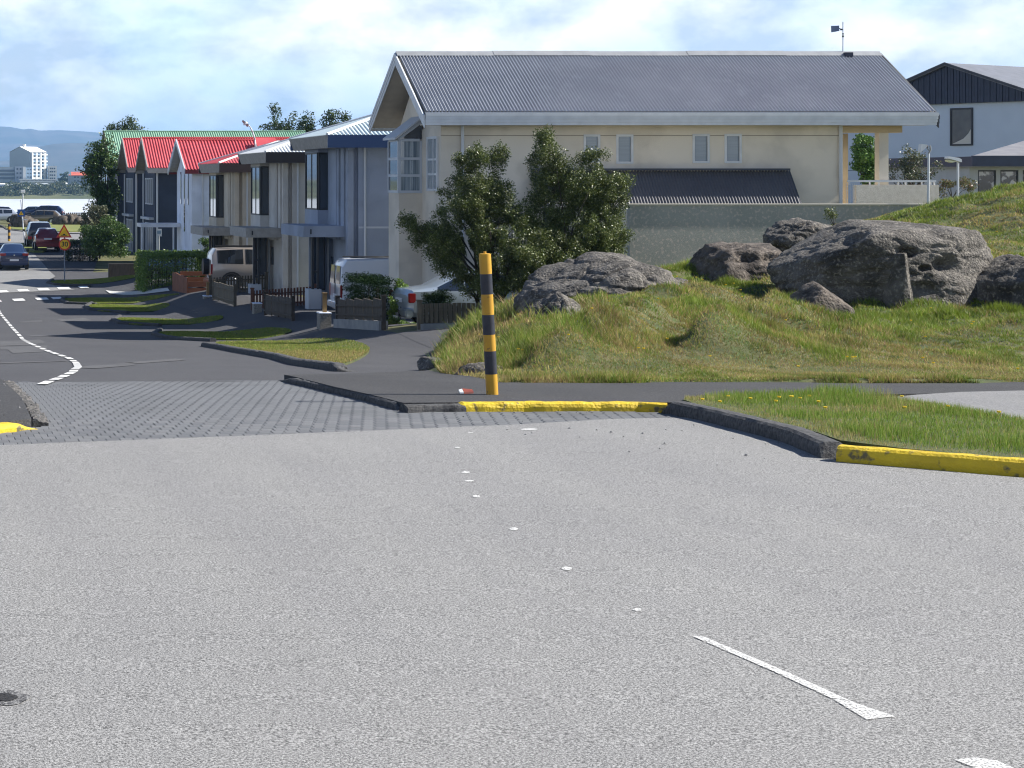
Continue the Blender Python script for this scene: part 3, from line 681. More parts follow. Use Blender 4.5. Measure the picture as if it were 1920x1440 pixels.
M_wood = mat('weathered_wood', (.10, .085, .06), (.16, .135, .095), 3, .85, .4, 20, stretch=(6, 6, .8))
M_conc = mat('grey_concrete', (.22, .23, .24), (.32, .32, .32), 2.5, .95, .5, 40)
M_asphf = mat('dark_roofing', (.05, .055, .07), (.08, .085, .10), 2, .8)

def corrug(name, org, du, dv, length, top, m, parent, pitch=.081, amp=.011, bottom=None, seg=6, ns=1, **k):
    """profiled steel on one roof plane: du along the eave, dv up the slope, top(t) how far the sheet runs at t"""
    org = Vector(org); du = Vector(du).normalized(); dv = Vector(dv).normalized(); nn = du.cross(dv).normalized()
    if nn.z < 0: nn = -nn
    n = int(length/pitch*seg)+1; vs = []; fs = []
    for i in range(n+1):
        t = length*i/n; w = amp*math.sin(t/pitch*2*math.pi)
        lo = bottom(t) if bottom else 0; hi = max(top(t), lo+.001)
        for j in range(ns+1): vs.append(org+du*t+dv*(lo+(hi-lo)*j/ns)+nn*w)
    for i in range(n):
        for j in range(ns): a = i*(ns+1)+j; fs.append((a, a+ns+1, a+ns+2, a+1))
    return MB().add(vs, fs).build(name, m, parent, smooth=True, **k)
def window_y(parent, x0, x1, z0, z1, y, frame=.055, mf=None, mg=None, cols=(), rows=(), depth=.06, label=None):
    """a window in a wall that faces the camera side (-Y)"""
    mf = mf or M_trim; mg = mg or M_glass; f = MB()
    f.box(x0, x0+frame, y-depth, y+.03, z0, z1); f.box(x1-frame, x1, y-depth, y+.03, z0, z1)
    f.box(x0+frame, x1-frame, y-depth, y+.03, z0, z0+frame); f.box(x0+frame, x1-frame, y-depth, y+.03, z1-frame, z1)
    for c in cols: f.box(c-frame*.4, c+frame*.4, y-depth*.8, y+.02, z0+frame, z1-frame)
    for r in rows: f.box(x0+frame, x1-frame, y-depth*.75, y+.015, r-frame*.4, r+frame*.4)
    w = f.build('window', mf, parent, label=label) if label else f.build('window', mf, parent)
    MB().box(x0+frame*.9, x1-frame*.9, y-.03, y-.018, z0+frame*.9, z1-frame*.9).build('pane', mg, w)
    return w
def window_x(parent, y0, y1, z0, z1, x, frame=.05, mf=None, mg=None, cols=(), rows=(), depth=.06):
    """a window in a wall that faces the street (-X)"""
    mf = mf or M_trim; mg = mg or M_glass; f = MB()
    f.box(x-depth, x+.03, y0, y0+frame, z0, z1); f.box(x-depth, x+.03, y1-frame, y1, z0, z1)
    f.box(x-depth, x+.03, y0+frame, y1-frame, z0, z0+frame); f.box(x-depth, x+.03, y0+frame, y1-frame, z1-frame, z1)
    for c in cols: f.box(x-depth*.8, x+.02, c-frame*.4, c+frame*.4, z0+frame, z1-frame)
    for r in rows: f.box(x-depth*.75, x+.015, y0+frame, y1-frame, r-frame*.4, r+frame*.4)
    w = f.build('window', mf, parent)
    MB().box(x-.03, x-.018, y0+frame*.9, y1-frame*.9, z0+frame*.9, z1-frame*.9).build('pane', mg, w)
    return w

# ================================================================ the long beige house
mh = empty('house', (20.5, 56.2, -4), label='long beige house with grey corrugated roof and white eaves behind the large bush', cat='house')
XL, XR, YE, YR, YB = 13.77, 27.93, 53.0, 56.2, 59.4
ZE, ZRg = 1.90, 3.74
sl_ = Vector((0, YR-YE, ZRg-ZE)); SLn = sl_.length
corrug('roof_sheet', (XL+.06, YE+.02, ZE+.03), (1, 0, 0), sl_, XR-XL-.12, lambda t: SLn-.10, M_roofm, mh, pitch=.094, amp=.028, label='sunlit grey corrugated roof slope')
corrug('roof_sheet', (XL+.06, YB-.02, ZE+.03), (1, 0, 0), (0, YR-YB, ZRg-ZE), XR-XL-.12, lambda t: SLn-.10, M_roofm, mh, pitch=.094, amp=.028)
for i in range(5):
    x0 = XL+i*(XR-XL)/5; x1 = XL+(i+1)*(XR-XL)/5
    dz = .012 if i % 2 else 0
    cp = MB().prism([(x0+(.0 if i else -.02), YR-.20, ZRg-.085+dz), (x0, YR-.2, ZRg-.065+dz), (x0, YR, ZRg+.07+dz), (x0, YR+.2, ZRg-.065+dz), (x0, YR+.2, ZRg-.085+dz), (x0, YR, ZRg+.05+dz)], (x1-x0-.004, 0, 0))
    cp.build('ridge_cap', mat('ridge_cap_steel', (.36, .37, .38), (.30, .31, .32), 3, .45, metal=.2), mh)
MB().box(XR-1.12, XR-.9, YR-.27, YR-.12, ZRg-.13, ZRg+.02).build('roof_patch', mat('tar_blue', (.02, .025, .05), rough=.7), mh)
# underside, fascia, barge boards
th = .20; no = Vector((0, -sl_.z, sl_.y)).normalized()
for s in (1, -1):
    ya = YE if s == 1 else YB
    MB().prism([(XL+.05, ya, ZE-.02), (XL+.05, YR, ZRg-.03), (XL+.05, YR, ZRg-.25), (XL+.05, ya, ZE-.25)], (XR-XL-.10, 0, 0)).build('roof_deck', M_soffit, mh)
for s, ya in ((1, YE), (-1, YB)):
    for k_ in range(4):
        za = 1.55+k_*.084; o_ = .006*(k_ % 2)
        y0 = ya-s*(.05+.012*k_)
        MB().box(XL+.02, XR-.03+k_*.012, min(y0, y0+s*.03), max(y0, y0+s*.03), za, za+.081).build('fascia_board', M_trim, mh)
    MB().box(XL+.02, XR, ya-s*.02-.06, ya-s*.02+.03, ZE-.012, ZE+.012).build('gutter_edge', M_trimb, mh)
MB().box(XL+.05, XR-.06, YE-.01, 53.62, 1.56, 1.60).build('soffit', M_soffit, mh)
for xx_, nm in ((XL, 0), (XR, 1)):
    for k_ in range(3):
        t0 = .10+.12*k_; sgn = -1 if nm == 0 else 1
        for s, ya in ((1, YE), (-1, YB)):
            p = [(xx_, ya-s*.06, ZE-.04-t0+.07), (xx_, YR, ZRg+.09-t0+.03), (xx_, YR, ZRg+.09-t0-.085), (xx_, ya-s*.06, ZE-.04-t0-.045)]
            MB().prism(p, (sgn*(.045-.012*k_), 0, 0)).build('barge_board', M_trim if nm == 0 else M_asphf, mh)
# walls with openings: built from pieces round the windows
def wall_y(parent, x0, x1, z0, z1, y0, y1, holes, m):
    """camera-side wall x0..x1, z0..z1 with holes (hx0, hx1, hz0, hz1), one mesh"""
    xs_ = sorted({x0, x1}|{h[0] for h in holes}|{h[1] for h in holes}); zs_ = sorted({z0, z1}|{h[2] for h in holes}|{h[3] for h in holes})
    w = MB(); vid = {}
    def q(p):
        if p not in vid: vid[p] = len(w.v); w.v.append(p)
        return vid[p]
    def solid(i, j):
        if i < 0 or j < 0 or i >= len(xs_)-1 or j >= len(zs_)-1: return False
        cx, cz = (xs_[i]+xs_[i+1])/2, (zs_[j]+zs_[j+1])/2
        return not any(h[0] < cx < h[1] and h[2] < cz < h[3] for h in holes)
    for i in range(len(xs_)-1):
        for j in range(len(zs_)-1):
            if not solid(i, j): continue
            a, b, c, d = xs_[i], xs_[i+1], zs_[j], zs_[j+1]
            w.f.append((q((a, y0, c)), q((b, y0, c)), q((b, y0, d)), q((a, y0, d))))
            w.f.append((q((a, y1, c)), q((a, y1, d)), q((b, y1, d)), q((b, y1, c))))
            if not solid(i-1, j): w.f.append((q((a, y0, c)), q((a, y0, d)), q((a, y1, d)), q((a, y1, c))))
            if not solid(i+1, j): w.f.append((q((b, y0, c)), q((b, y1, c)), q((b, y1, d)), q((b, y0, d))))
            if not solid(i, j-1): w.f.append((q((a, y0, c)), q((a, y1, c)), q((b, y1, c)), q((b, y0, c))))
            if not solid(i, j+1): w.f.append((q((a, y0, d)), q((b, y0, d)), q((b, y1, d)), q((a, y1, d))))
    return w
def xz(u, v, Y): p = P(u, v, Y); return p.x, p.z
YW = 53.6; wins = []
for a, b_, c, d in [(1094, 1125, 252, 305), (1155, 1187, 252, 307), (1298, 1330, 251, 306), (1358, 1390, 251, 306)]:
    x0, z1 = xz(a, c, YW); x1, z0 = xz(b_, d, YW); wins.append((x0, x1, z0, z1))
wall_y(mh, 14.40, 25.57, -4.2, 1.56, YW, YW+.2, wins, M_beige).build('wall', M_beige, mh)
for w_ in wins: window_y(mh, *w_, YW+.06, .06, M_trim, M_blind, depth=.09)
MB().box(14.39, 25.58, YW-.012, YW+.01, 1.27, 1.285).build('wall_joint', mat('joint_brown', (.26, .22, .16), rough=1), mh)  # thin brown strip along the wall joint
MB().box(14.40, 14.60, 53.8, 58.8, -4.2, 1.5).build('wall', M_beige, mh)
MB().prism([(14.45, 53.75, 1.5), (14.45, 58.65, 1.5), (14.45, 56.2, 3.38)], (.15, 0, 0)).build('gable_wall', M_beige, mh)
MB().box(14.6, 25.57, 58.6, 58.8, -4.2, 1.56).build('wall', M_beige, mh)
MB().box(25.37, 25.57, 53.8, 58.6, -4.2, 1.56).build('wall', M_beige, mh)
MB().tube((14.98, YW-.06, -4), (14.98, YW-.06, 1.58), .045, n=10).build('downpipe', M_gutter, mh)
MB().tube((25.52, YW-.07, -4), (25.52, YW-.07, 1.58), .05, n=10).build('downpipe', M_gutter, mh)
window_x(mh, 53.86, 54.95, -.28, 1.27, 14.40, .07, M_trim, M_curt, cols=(54.3,), rows=(.62, .2))
# bay window with a lean roof
BX, BY0, BY1 = 13.70, 55.65, 56.9
MB().box(BX+.03, 14.40, BY0+.03, BY1, -4.2, -.34).build('bay_base', M_beige, mh)
bz0, bz1 = -.34, 1.18
bf = MB()
for x in (BX, 14.33): bf.box(x, x+.08, BY0, BY0+.08, bz0, bz1)
bf.box(BX, BX+.08, BY1-.08, BY1, bz0, bz1)
for z in (bz0, .13, .62, bz1-.02): bf.box(BX+.08, 14.33, BY0+.005, BY0+.07, z, z+.075); bf.box(BX+.005, BX+.07, BY0+.08, BY1-.08, z, z+.075)
bf.prism([(BX-.02, BY0, bz1+.055), (14.42, BY0, 1.82), (14.42, BY0, 1.70), (BX+.08, BY0, bz1+.055)], (0, .08, 0))
bf.build('bay_window', M_trimb, mh)
bw = [o for o in mh.children if o.name.startswith('bay_window')][0]
for z0, z1 in ((bz0+.07, .13), (.20, .62), (.69, bz1-.02)):
    MB().box(BX+.08, 14.33, BY0+.03, BY0+.045, z0, z1).build('pane', M_curt, bw)
    MB().box(BX+.03, BX+.045, BY0+.08, BY1-.08, z0, z1).build('pane', M_glass, bw)
MB().prism([(BX+.1, BY0+.03, bz1+.05), (14.40, BY0+.03, bz1+.05), (14.40, BY0+.03, 1.72)], (0, .02, 0)).build('pane', M_glass, bw)
MB().prism([(BX-.12, BY0-.1, bz1+.03), (14.42, BY0-.1, 1.84), (14.42, BY0-.1, 1.90), (BX-.12, BY0-.1, bz1+.09)], (0, BY1-BY0+.2, 0)).build('bay_roof', M_trimb, mh)
# steep lean-to roof of the garage against the wall
lr = corrug('lean_to_roof', (16.9, 52.0, -1.70), (1, 0, 0), (0, 1.6, 2.0), 7.2, lambda t: 2.56, mat('dark_corrugated_steel', (.10, .10, .115), (.13, .13, .145), 1, .55, spec=.3), mh, pitch=.085, amp=.016, label='steep low roof of the garage')
MB().box(16.9, 24.06, 53.40, 53.62, .30, .36).build('flashing', M_asphf, mh)
MB().prism([(24.1, 52.0, -1.75), (24.1, 53.6, .3), (24.1, 53.6, .2), (24.1, 52.0, -1.9)], (.04, 0, 0)).build('lean_to_edge', M_asphf, mh)
# beam, columns, terrace at the right end
MB().box(25.58, 27.25, YW-.05, YW+.35, 1.36, 1.553).build('beam', mat('sand_plaster', (.60, .47, .30), (.52, .41, .26), 2, .9, .3, 50), mh)
MB().box(25.98, 26.24, 54.6, 54.95, -1.2, 1.36).build('column', MATS['sand_plaster'], mh)
MB().box(26.64, 26.90, 53.62, 53.88, -.30, 1.36).build('column', M_beige, mh)
MB().box(25.9, 28.2, 53.42, 53.58, -1.2, -.10).build('parapet', mat('pale_roughcast', (.80, .74, .64), (.70, .64, .54), 9, .95, .8, 45), mh)  # base colour lightened to stand for sunlight on the parapet
MB().box(28.04, 28.2, 53.6, 57.5, -1.2, -.10).build('parapet', MATS['pale_roughcast'], mh)
MB().box(25.9, 28.2, 53.6, 58.6, -1.2, -.95).build('terrace_floor', M_conc, mh)
MB().box(25.7, 28.15, 53.46, 53.54, -.02, .035).build('rail', M_trim, mh)
for x in (25.72, 26.3, 26.55, 27.1, 27.3, 27.75, 28.0, 28.1):
    MB().box(x, x+.03, 53.48, 53.52, -.099, -.021).build('rail_post', M_trim, mh)
g_ = MB()
for i in range(5): g_.tube((25.64+i*.055, 53.44, -1.2), (25.64+i*.055, 53.44, -.05), .005, n=4)
for j in range(9): g_.tube((25.62, 53.44, -1.1+j*.12), (25.88, 53.44, -1.1+j*.12), .005, n=4)
g_.build('wire_gate', M_gutter, mh)
# flat-topped garage wall in front
gw = empty('garden_wall', (21, 47, -3), label='low grey-green pebbled garage wall with a cream coping in front of the beige house', cat='wall')
M_peb = mat('pebbledash_green_grey', (.42, .425, .375), (.50, .495, .435), 1.5, .9, 1.0, 60, c3=(.66, .60, .52), s3=13, t3=(.53, .62), bdist=.035)
MB().box(17.24, 25.6, 47.0, 47.2, -3.6, -.585).build('wall', M_peb, gw)
MB().box(17.24, 17.44, 47.2, 53.58, -3.6, -.585).build('wall', M_beige, gw)
MB().box(17.21, 25.6, 46.975, 47.225, -.585, -.545).build('coping', mat('cream_coping', (.70, .64, .52), rough=.8), gw)
# wind vane with camera box on the ridge
wv = empty('wind_vane', (26.78, 56.2, 3.8), label='thin mast with a square blue-grey vane on the right end of the ridge', cat='wind vane')
MB().tube((26.82-26.78+.04, 0, -.08), (.08, 0, .87), .018, n=8).build('mast', M_gutter, wv, world=False)
MB().prism([(-.26, -.01, .56), (-.03, -.01, .60), (-.035, -.01, .76), (-.27, -.01, .75)], (0, .02, 0)).build('vane', mat('vane_blue', (.10, .14, .24), rough=.5), wv, world=False)
MB().tube((-.03, 0, .68), (.08, 0, .63), .012).box(.0, .05, -.02, .02, .62, .67).build('arm', M_dark, wv, world=False)
MB().tube((.08, 0, .42), (.08, 0, .47), .03).tube((.08, 0, .50), (.08, 0, .53), .028).build('clamp', M_dark, wv, world=False)

# ================================================================ terrace of three hipped houses
def terrace(Y0, zf, zg, mw, mf, mr, label, band=True, post=M_dark, rim=None, slabz=None):
    X0 = 12.87; W_ = 6.3; D_ = 11.0; Y1 = Y0+W_; sl = .31; q = Y0/61.5
    h = empty('house', (X0+4, Y0+3, zg), label=label, cat='house')
    fh = .41
    # hip roof
    e = MB(); hw = W_/2; ap = (X0+hw, Y0+hw, zf+sl*hw); ap2 = (X0+D_-hw, Y0+hw, zf+sl*hw)
    e.add([(X0, Y0, zf-.03), (X0+D_, Y0, zf-.03), (X0+D_, Y1, zf-.03), (X0, Y1, zf-.03), (ap[0], ap[1], ap[2]-.03), (ap2[0], ap2[1], ap2[2]-.03)],
          [(0, 1, 5, 4), (1, 2, 5), (2, 3, 4, 5), (3, 0, 4), (0, 3, 2, 1)])
    e.build('roof_deck', mr, h)
    k = math.sqrt(1+sl*sl)
    corrug('roof_sheet', (X0, Y0, zf), (1, 0, 0), (0, 1, sl), D_, lambda t: max(.01, min(t, hw, D_-t))*k-.01, mr, h, .13, .022)
    corrug('roof_sheet', (X0, Y0, zf), (0, 1, 0), (1, 0, sl), W_, lambda t: max(.01, min(t, W_-t))*k-.01, mr, h, .13, .022)
    corrug('roof_sheet', (X0, Y1, zf), (1, 0, 0), (0, -1, sl), D_, lambda t: max(.01, min(t, hw, D_-t))*k-.01, mr, h, .13, .022)
    for a in ((X0, Y0), (X0, Y1)):
        MB().tube((a[0], a[1], zf+.02), (ap[0], ap[1], ap[2]+.03), .05, n=6).build('hip_cap', rim or mr, h)
    MB().tube((ap[0], ap[1], ap[2]+.03), (ap2[0], ap2[1], ap2[2]+.03), .05, n=6).build('ridge_cap', rim or mr, h)
    # fascia: coloured towards the neighbours, grey and stepped towards the street
    MB().box(X0+.02, X0+D_, Y0-.03, Y0+.05, zf-fh, zf-.005).build('fascia', mf, h)
    MB().box(X0+.02, X0+D_, Y1-.05, Y1+.03, zf-fh, zf-.005).build('fascia', mf, h)
    MB().prism([(X0-.03, Y0-.025, zf-.01), (X0+.1, Y0-.025, zf-.01), (X0+.30, Y0-.025, zf-fh), (X0+.12, Y0-.025, zf-fh)], (0, W_+.05, 0)).build('fascia', M_greyf, h, label='grey street-side fascia')
    MB().box(X0+.3, X0+D_, Y0+.05, Y1-.05, zf-fh+.02, zf-fh+.05).build('soffit', M_greyf, h)
    zt = zf-fh+.02
    Xw = 13.66; Yw = Y0+.62; Yb = Y1-.6
    MB().box(Xw+.35, X0+D_-.4, Yw, Yw+.2, zg-.6, zt).build('wall', mw, h)
    MB().box(Xw+.35, X0+D_-.4, Yb-.2, Yb, zg-.6, zt).build('wall', mw, h)
    MB().box(X0+D_-.6, X0+D_-.4, Yw+.2, Yb-.2, zg-.6, zt).build('wall', mw, h)
    if band: MB().box(Xw+.36, X0+D_-.4, Yw-.014, Yw-.002, zt-2.62, zt-2.56 if mw is M_apl else zt-2.48).build('wall_band', M_trimb, h)
    # street front: fins, slit windows, bay with corner window
    MB().box(Xw+.2, Xw+.4, Yw+.2, Yb-.2, zg-.6, zt).build('street_wall', mw, h)
    for y, wd in ((Yw, .30), (Yw+.55, .50), (Yw+1.35, .75)):
        MB().box(Xw, Xw+.198, y, y+wd, zg-.6 if y == Yw else zt-3.0, zt).build('fin', mw, h)
    for y in (Yw+.32, Yw+1.08):
        MB().box(Xw+.10, Xw+.13, y, y+.22, zt-2.7, zt-.15).build('slit_window', M_glass, h)
    by0, by1, bx = Yw+2.95, Yb+.1, Xw-.36; ybay = by0
    wz0, wz1 = zt-2.07, zt-.12
    MB().box(bx, Xw+.2, by0, by1, wz0-.75, wz0).build('bay_panel', mw, h)
    MB().box(bx, Xw+.2, by0, by1, wz1, zt).build('bay_head', mw, h)
    window_y(h, bx+.02, Xw+.1, wz0, wz1, by0+.05, .05, M_dark, M_glass)
    window_x(h, by0+.1, by1-.1, wz0, wz1, bx+.05, .05, M_dark, M_glass, cols=((by0+by1)/2,))
    MB().box(Xw-.02, Xw+.2, by0-1.35, by0, wz0-.95, zt).build('bay_side', mw, h)
    # porch slab, post and door
    pz1 = slabz; pz0 = pz1-.36
    MB().box(X0-.55, Xw+.19, Yw+.45, Yb-.7, pz0, pz1).build('porch_slab', M_greyf if mw is not M_apl else mw, h)
    MB().box(X0-.33, X0-.29, Yw+.42, Yw+.446, pz0+.10, pz0+.26).build('house_number_plate', M_dark, h)
    f = MB(); x = X0-.18; y = Yw+.75
    f.box(x-.04, x+.04, y, y+.08, zg, pz0); f.box(x+.14, x+.20, y, y+.08, zg, pz0)
    for z in (zg+.6, zg+1.25): f.box(x+.04, x+.14, y+.02, y+.06, z, z+.07)
    f.build('porch_post', post, h)
    MB().box(x-.16, x+.26, y-.1, y+.5, zg-.4, zg+.72 if mw is M_apl else zg+.35).build('porch_plinth', M_trimb, h)
    window_y(h, X0+.25, X0+.72, zg+.55, pz0-.02, Yw+3.2, .04, M_dark, M_glass)
    MB().box(X0+.2, Xw+.2, Yw+3.25, Yw+3.35, zg-.3, pz0).build('porch_back_wall', mw, h)
    d = MB().box(X0+.80, Xw+.05, Yw+3.1, Yw+3.2, zg, pz0-.05).build('door', mat('door_grey', (.30, .32, .34), rough=.5), h)
    MB().box(X0+.90, X0+1.0, Yw+3.07, Yw+3.095, zg+1.0, zg+1.7).build('door_glass', M_glass, d)
    # downpipe
    MB().tube((Xw+.55, Yw-.06, zg), (Xw+.55, Yw-.06, zt+.1), .04, n=8).build('downpipe', M_gutter, h)
    return h
hA = terrace(61.5, 1.49, -4.25, M_apl, M_blue, M_paleroof, 'blue-grey terrace house with blue fascia and pale roof, next to the beige house', slabz=-1.46, rim=M_trim)
hB = terrace(72.7, 1.11, -4.32, M_bpl, M_blk, M_whiteroof, 'grey terrace house with black fascia and white roof, middle of the three', slabz=-1.80, rim=M_trim)
hC = terrace(84.2, .80, -4.62, M_cpl, M_brown, M_red, 'cream terrace house with brown fascia and low red roof, behind the beige off-road car', slabz=-2.05, rim=M_trim)

# ================================================================ gabled houses farther down the street
def gable(Y0, w, X0, zb, ze, zr, length, mw, mr, mf, label, over=.5, fas=.35, gab=None, rim=None, pitch=.16, roof_len=None):
    """house whose gable faces the street; ridge runs away from the street along X"""
    h = empty('house', (X0+3, Y0+w/2, zb), label=label, cat='house'); Ym = Y0+w/2; Y1 = Y0+w; rl = roof_len or length
    s = Vector((0, w/2, zr-ze)); n = s.length
    corrug('roof_sheet', (X0, Y0, ze), (1, 0, 0), s, rl, lambda t: n, mr, h, pitch, pitch*.17)
    corrug('roof_sheet', (X0, Y1, ze), (1, 0, 0), (0, -w/2, zr-ze), rl, lambda t: n, mr, h, pitch, pitch*.17)
    MB().prism([(X0+.04, Y0+.02, ze-.05), (X0+.04, Ym, zr-.05), (X0+.04, Y1-.02, ze-.05), (X0+.04, Y1-.02, ze-.12), (X0+.04, Ym, zr-.22), (X0+.04, Y0+.02, ze-.12)], (rl-.08, 0, 0)).build('roof_deck', M_greyf, h)
    for y in (Y0, Y1): MB().box(X0+.02, X0+rl, y-.04, y+.04, ze-fas, ze-.03).build('fascia', mf, h)
    for s_, ya in ((1, Y0), (-1, Y1)):
        MB().prism([(X0-.03, ya-s_*.03, ze+.05), (X0-.03, Ym, zr+.07), (X0-.03, Ym, zr-.17), (X0-.03, ya-s_*.03, ze-.25)], (.06, 0, 0)).build('barge_board', rim or M_trimb, h)
    MB().tube((X0, Ym, zr+.02), (X0+rl, Ym, zr+.02), .06, n=6).build('ridge_cap', mr, h)
    a, b_ = Y0+over, Y1-over; k = (zr-ze)/(w/2)
    MB().box(X0+over, X0+length-.5, a, a+.2, zb, ze-.1).build('wall', mw, h)
    MB().box(X0+over, X0+length-.5, b_-.2, b_, zb, ze-.1).build('wall', mw, h)
    MB().box(X0+over+.002, X0+over+.2, a+.2, b_-.2, zb, ze-.13).build('wall', mw, h)
    MB().prism([(X0+over, a, ze-.13), (X0+over, b_, ze-.13), (X0+over, Ym, zr-.25)], (.2, 0, 0)).build('gable_wall', gab or mw, h)
    return h
hD = gable(96.6, 6.6, 13.05, -5.2, .60, 2.14, 12, M_wpl, M_red, mat('dark_red_fascia', (.16, .015, .02), rough=.6), 'white house with a bright red gable roof beside the cream terrace house', over=.42, fas=.22, rim=M_trimb)
for y in (98.2, 101.0): MB().box(13.44, 13.46, y, y+.18, -1.2, .5).build('slit_window', M_glass, hD)
MB().box(13.44, 13.46, 99.6, 99.85, -2.6, .6).build('slit_window', M_glass, hD)
MB().tube((14.0, 96.95, -5), (14.0, 96.95, .5), .05, n=8).build('downpipe', M_gutter, hD)
sk = MB(); sk.prism([(17.0, 97.9, 1.25), (18.1, 97.9, 1.25), (18.1, 99.4, 1.9), (17.0, 99.4, 1.9)], (0, -.1, .35)).build('roof_light', M_red, hD)
MB().prism([(17.05, 97.75, 1.33), (18.05, 97.75, 1.33), (18.05, 98.0, 1.75), (17.05, 98.0, 1.75)], (0, .03, .0)).build('roof_light_pane', mat('roof_light_glass', (.5, .56, .6), rough=.15, spec=.8), hD)
# porch of the white house
MB().box(11.35, 13.45, 101.2, 103.0, -2.42, -2.22).build('porch_roof', M_trim, hD)
for x in (11.42, 13.1): MB().tube((x, 101.4, -5), (x, 101.4, -2.42), .045, n=8).build('porch_post', M_trim, hD)
hE = gable(113.2, 6.4, 13.1, -5.4, .80, 2.62, 14, M_slate, M_red, M_greyf, 'dark slate-walled house with a red gable roof, next beyond the white one', over=.5, fas=.32, gab=mat('grey_gable_board', (.22, .21, .21), rough=.8), rim=M_greyf)
hF = gable(124.4, 6.6, 13.1, -5.4, .90, 2.82, 14, M_slate, M_red, M_greyf, 'dark slate-walled house with a red gable roof, just before the green-roofed one', over=.5, fas=.32, gab=MATS['grey_gable_board'], rim=M_greyf)
for h_, y in ((hE, 113.7), (hF, 124.9)):
    MB().tube((13.72, y-.06, -5.3), (13.72, y-.06, .5), .06, n=8).build('downpipe', M_gutter, h_)
    MB().tube((13.50, y+5.2, -5.3), (13.50, y+5.2, .5), .05, n=8).build('downpipe', M_gutter, h_)
for h_, y in ((hE, 114.6), (hF, 125.8)):
    for z0, z1 in ((-1.4, .2), (-4.6, -2.5)):
        for i in range(4): window_x(h_, y+i*1.0, y+.75+i*1.0, z0, z1, 13.6, .07, M_trimb, M_glass)
    MB().box(13.3, 13.6, y-.4, y+4.2, -2.3, -2.15).build('ledge', M_trimb, h_)
hG = gable(134.4, 9.0, 12.9, -5.4, 1.55, 3.6, 14.6, M_slate, M_green, M_slate, 'large dark house with a pale green gable roof at the far end of the row', over=.6, fas=.5, gab=mat('dark_brown_board', (.05, .03, .025), rough=.8), rim=M_brown)
MB().tube((13.45, 135.1-.1, -5.3), (13.45, 135.0, 1.0), .07, n=8).build('downpipe', M_gutter, hG)

# ================================================================ houses on the right
M_rw = mat('pale_blue_render', (.56, .64, .74), (.52, .60, .70), 1, .9, .2, 40)
M_navy = mat('navy_cladding', (.012, .022, .05), (.018, .03, .065), 3, .5)
rh = empty('house', (50.5, 95, -4), R(30), label='pale blue house with a navy gable top behind the right end of the beige house', cat='house')
# local frame: x along the ridge, y across the gable (towards the far side positive)
hw = 8.0; za, ze_ = 9.86, 9.86-hw*.37
MB().prism([(.35, -hw+.5, 0), (.35, hw-.5, 0), (.35, hw-.5, 7.86), (.35, -hw+.5, 7.86)], (20, 0, 0)).build('wall', M_rw, rh, world=False)
nb = 104
for i in range(nb):
    y0 = -hw+.02+i*(2*hw-.04)/nb; y1 = y0+(2*hw-.04)/nb-.02; ym = (y0+y1)/2; top = za-abs(ym)*.37-.14
    if top < 7.9: continue
    MB().box(.10+(.02 if i % 2 else 0), .30, y0, y1, 7.84, top).build('cladding_board', M_navy, rh, world=False)
for s in (1, -1):
    MB().prism([(-.1, 0, za), (-.1, s*hw, ze_), (-.1, s*hw, ze_-.14), (-.1, 0, za-.14)], (21, 0, 0)).build('roof', mat('slate_blue_roof', (.13, .14, .165), (.16, .17, .20), 2, .6), rh, world=False)
    MB().prism([(-.14, 0, za+.03), (-.14, s*hw, ze_+.03), (-.14, s*hw, ze_-.10), (-.14, 0, za-.10)], (.04, 0, 0)).build('barge_board', M_asphf, rh, world=False)
def rwin(yc, w, z0, z1):
    f = MB().box(.28, .36, yc-w/2, yc-w/2+.08, z0, z1).box(.28, .36, yc+w/2-.08, yc+w/2, z0, z1).box(.28, .36, yc-w/2+.08, yc+w/2-.08, z0, z0+.08).box(.28, .36, yc-w/2+.08, yc+w/2-.08, z1-.08, z1)
    o = f.build('window', M_dark, rh, world=False)
    MB().box(.32, .34, yc-w/2+.07, yc+w/2-.07, z0+.07, z1-.07).build('pane', mat('dim_pane', (.05, .05, .045), (.09, .085, .07), 1.5, .2, spec=.6), o, world=False)
    return o
# gable centre is at u 1775; window sits slightly to its right
w1 = rwin(-.60, 1.15, 5.76, 7.62)
MB().prism([(.315, -.60-.50, 5.84), (.315, -.60+.50, 5.84), (.315, -.60+.3, 5.92), (.315, -.6-.1, 6.1), (.315, -.6-.35, 6.35), (.315, -.60-.50, 6.6)], (-.01, 0, 0)).build('curtain', mat('curtain_white', (.6, .58, .52), rough=.8), w1, world=False)
rwin(-.60, 1.15, 3.2, 4.45)
MB().box(.325, .345, -hw+.5, hw-.5, 4.55, 4.59).build('wall_joint', mat('joint_blue', (.22, .27, .33), rough=1), rh, world=False)
# low house at the right edge
lh = empty('house', (36, 70, -2), label='low house with a dark fascia and a row of windows at the right edge', cat='house')
x0, _ = xz(1822, 0, 68)
MB().prism([(x0, 68, .90), (x0+12, 68, .90), (x0+16, 76, 2.1), (45.2, 76, 2.1)], (0, 0, -.05)).build('roof', mat('grey_felt_roof', (.16, .16, .18), (.21, .21, .225), 2, .8), lh)
MB().box(x0-.03, x0+10, 67.9, 67.98, .53, .91).build('fascia', M_navy, lh)
MB().box(x0-.03, x0+.05, 67.98, 76, .53, .88).build('fascia', M_navy, lh)
MB().box(x0, x0+10, 67.98, 76, .50, .529).build('soffit', M_greyf, lh)
lw = [(x0+.55+i*.80, x0+1.2+i*.80, -.45, .40) for i in range(9)]
wall_y(lh, x0+.25, x0+9.8, -4, .499, 68.6, 68.8, lw, M_wpl).build('wall', mat('pale_grey_render', (.42, .44, .46), (.46, .48, .5), 2, .9), lh)
MB().box(x0+.25, x0+.45, 68.8, 76, -4, .499).build('wall', MATS['pale_grey_render'], lh)
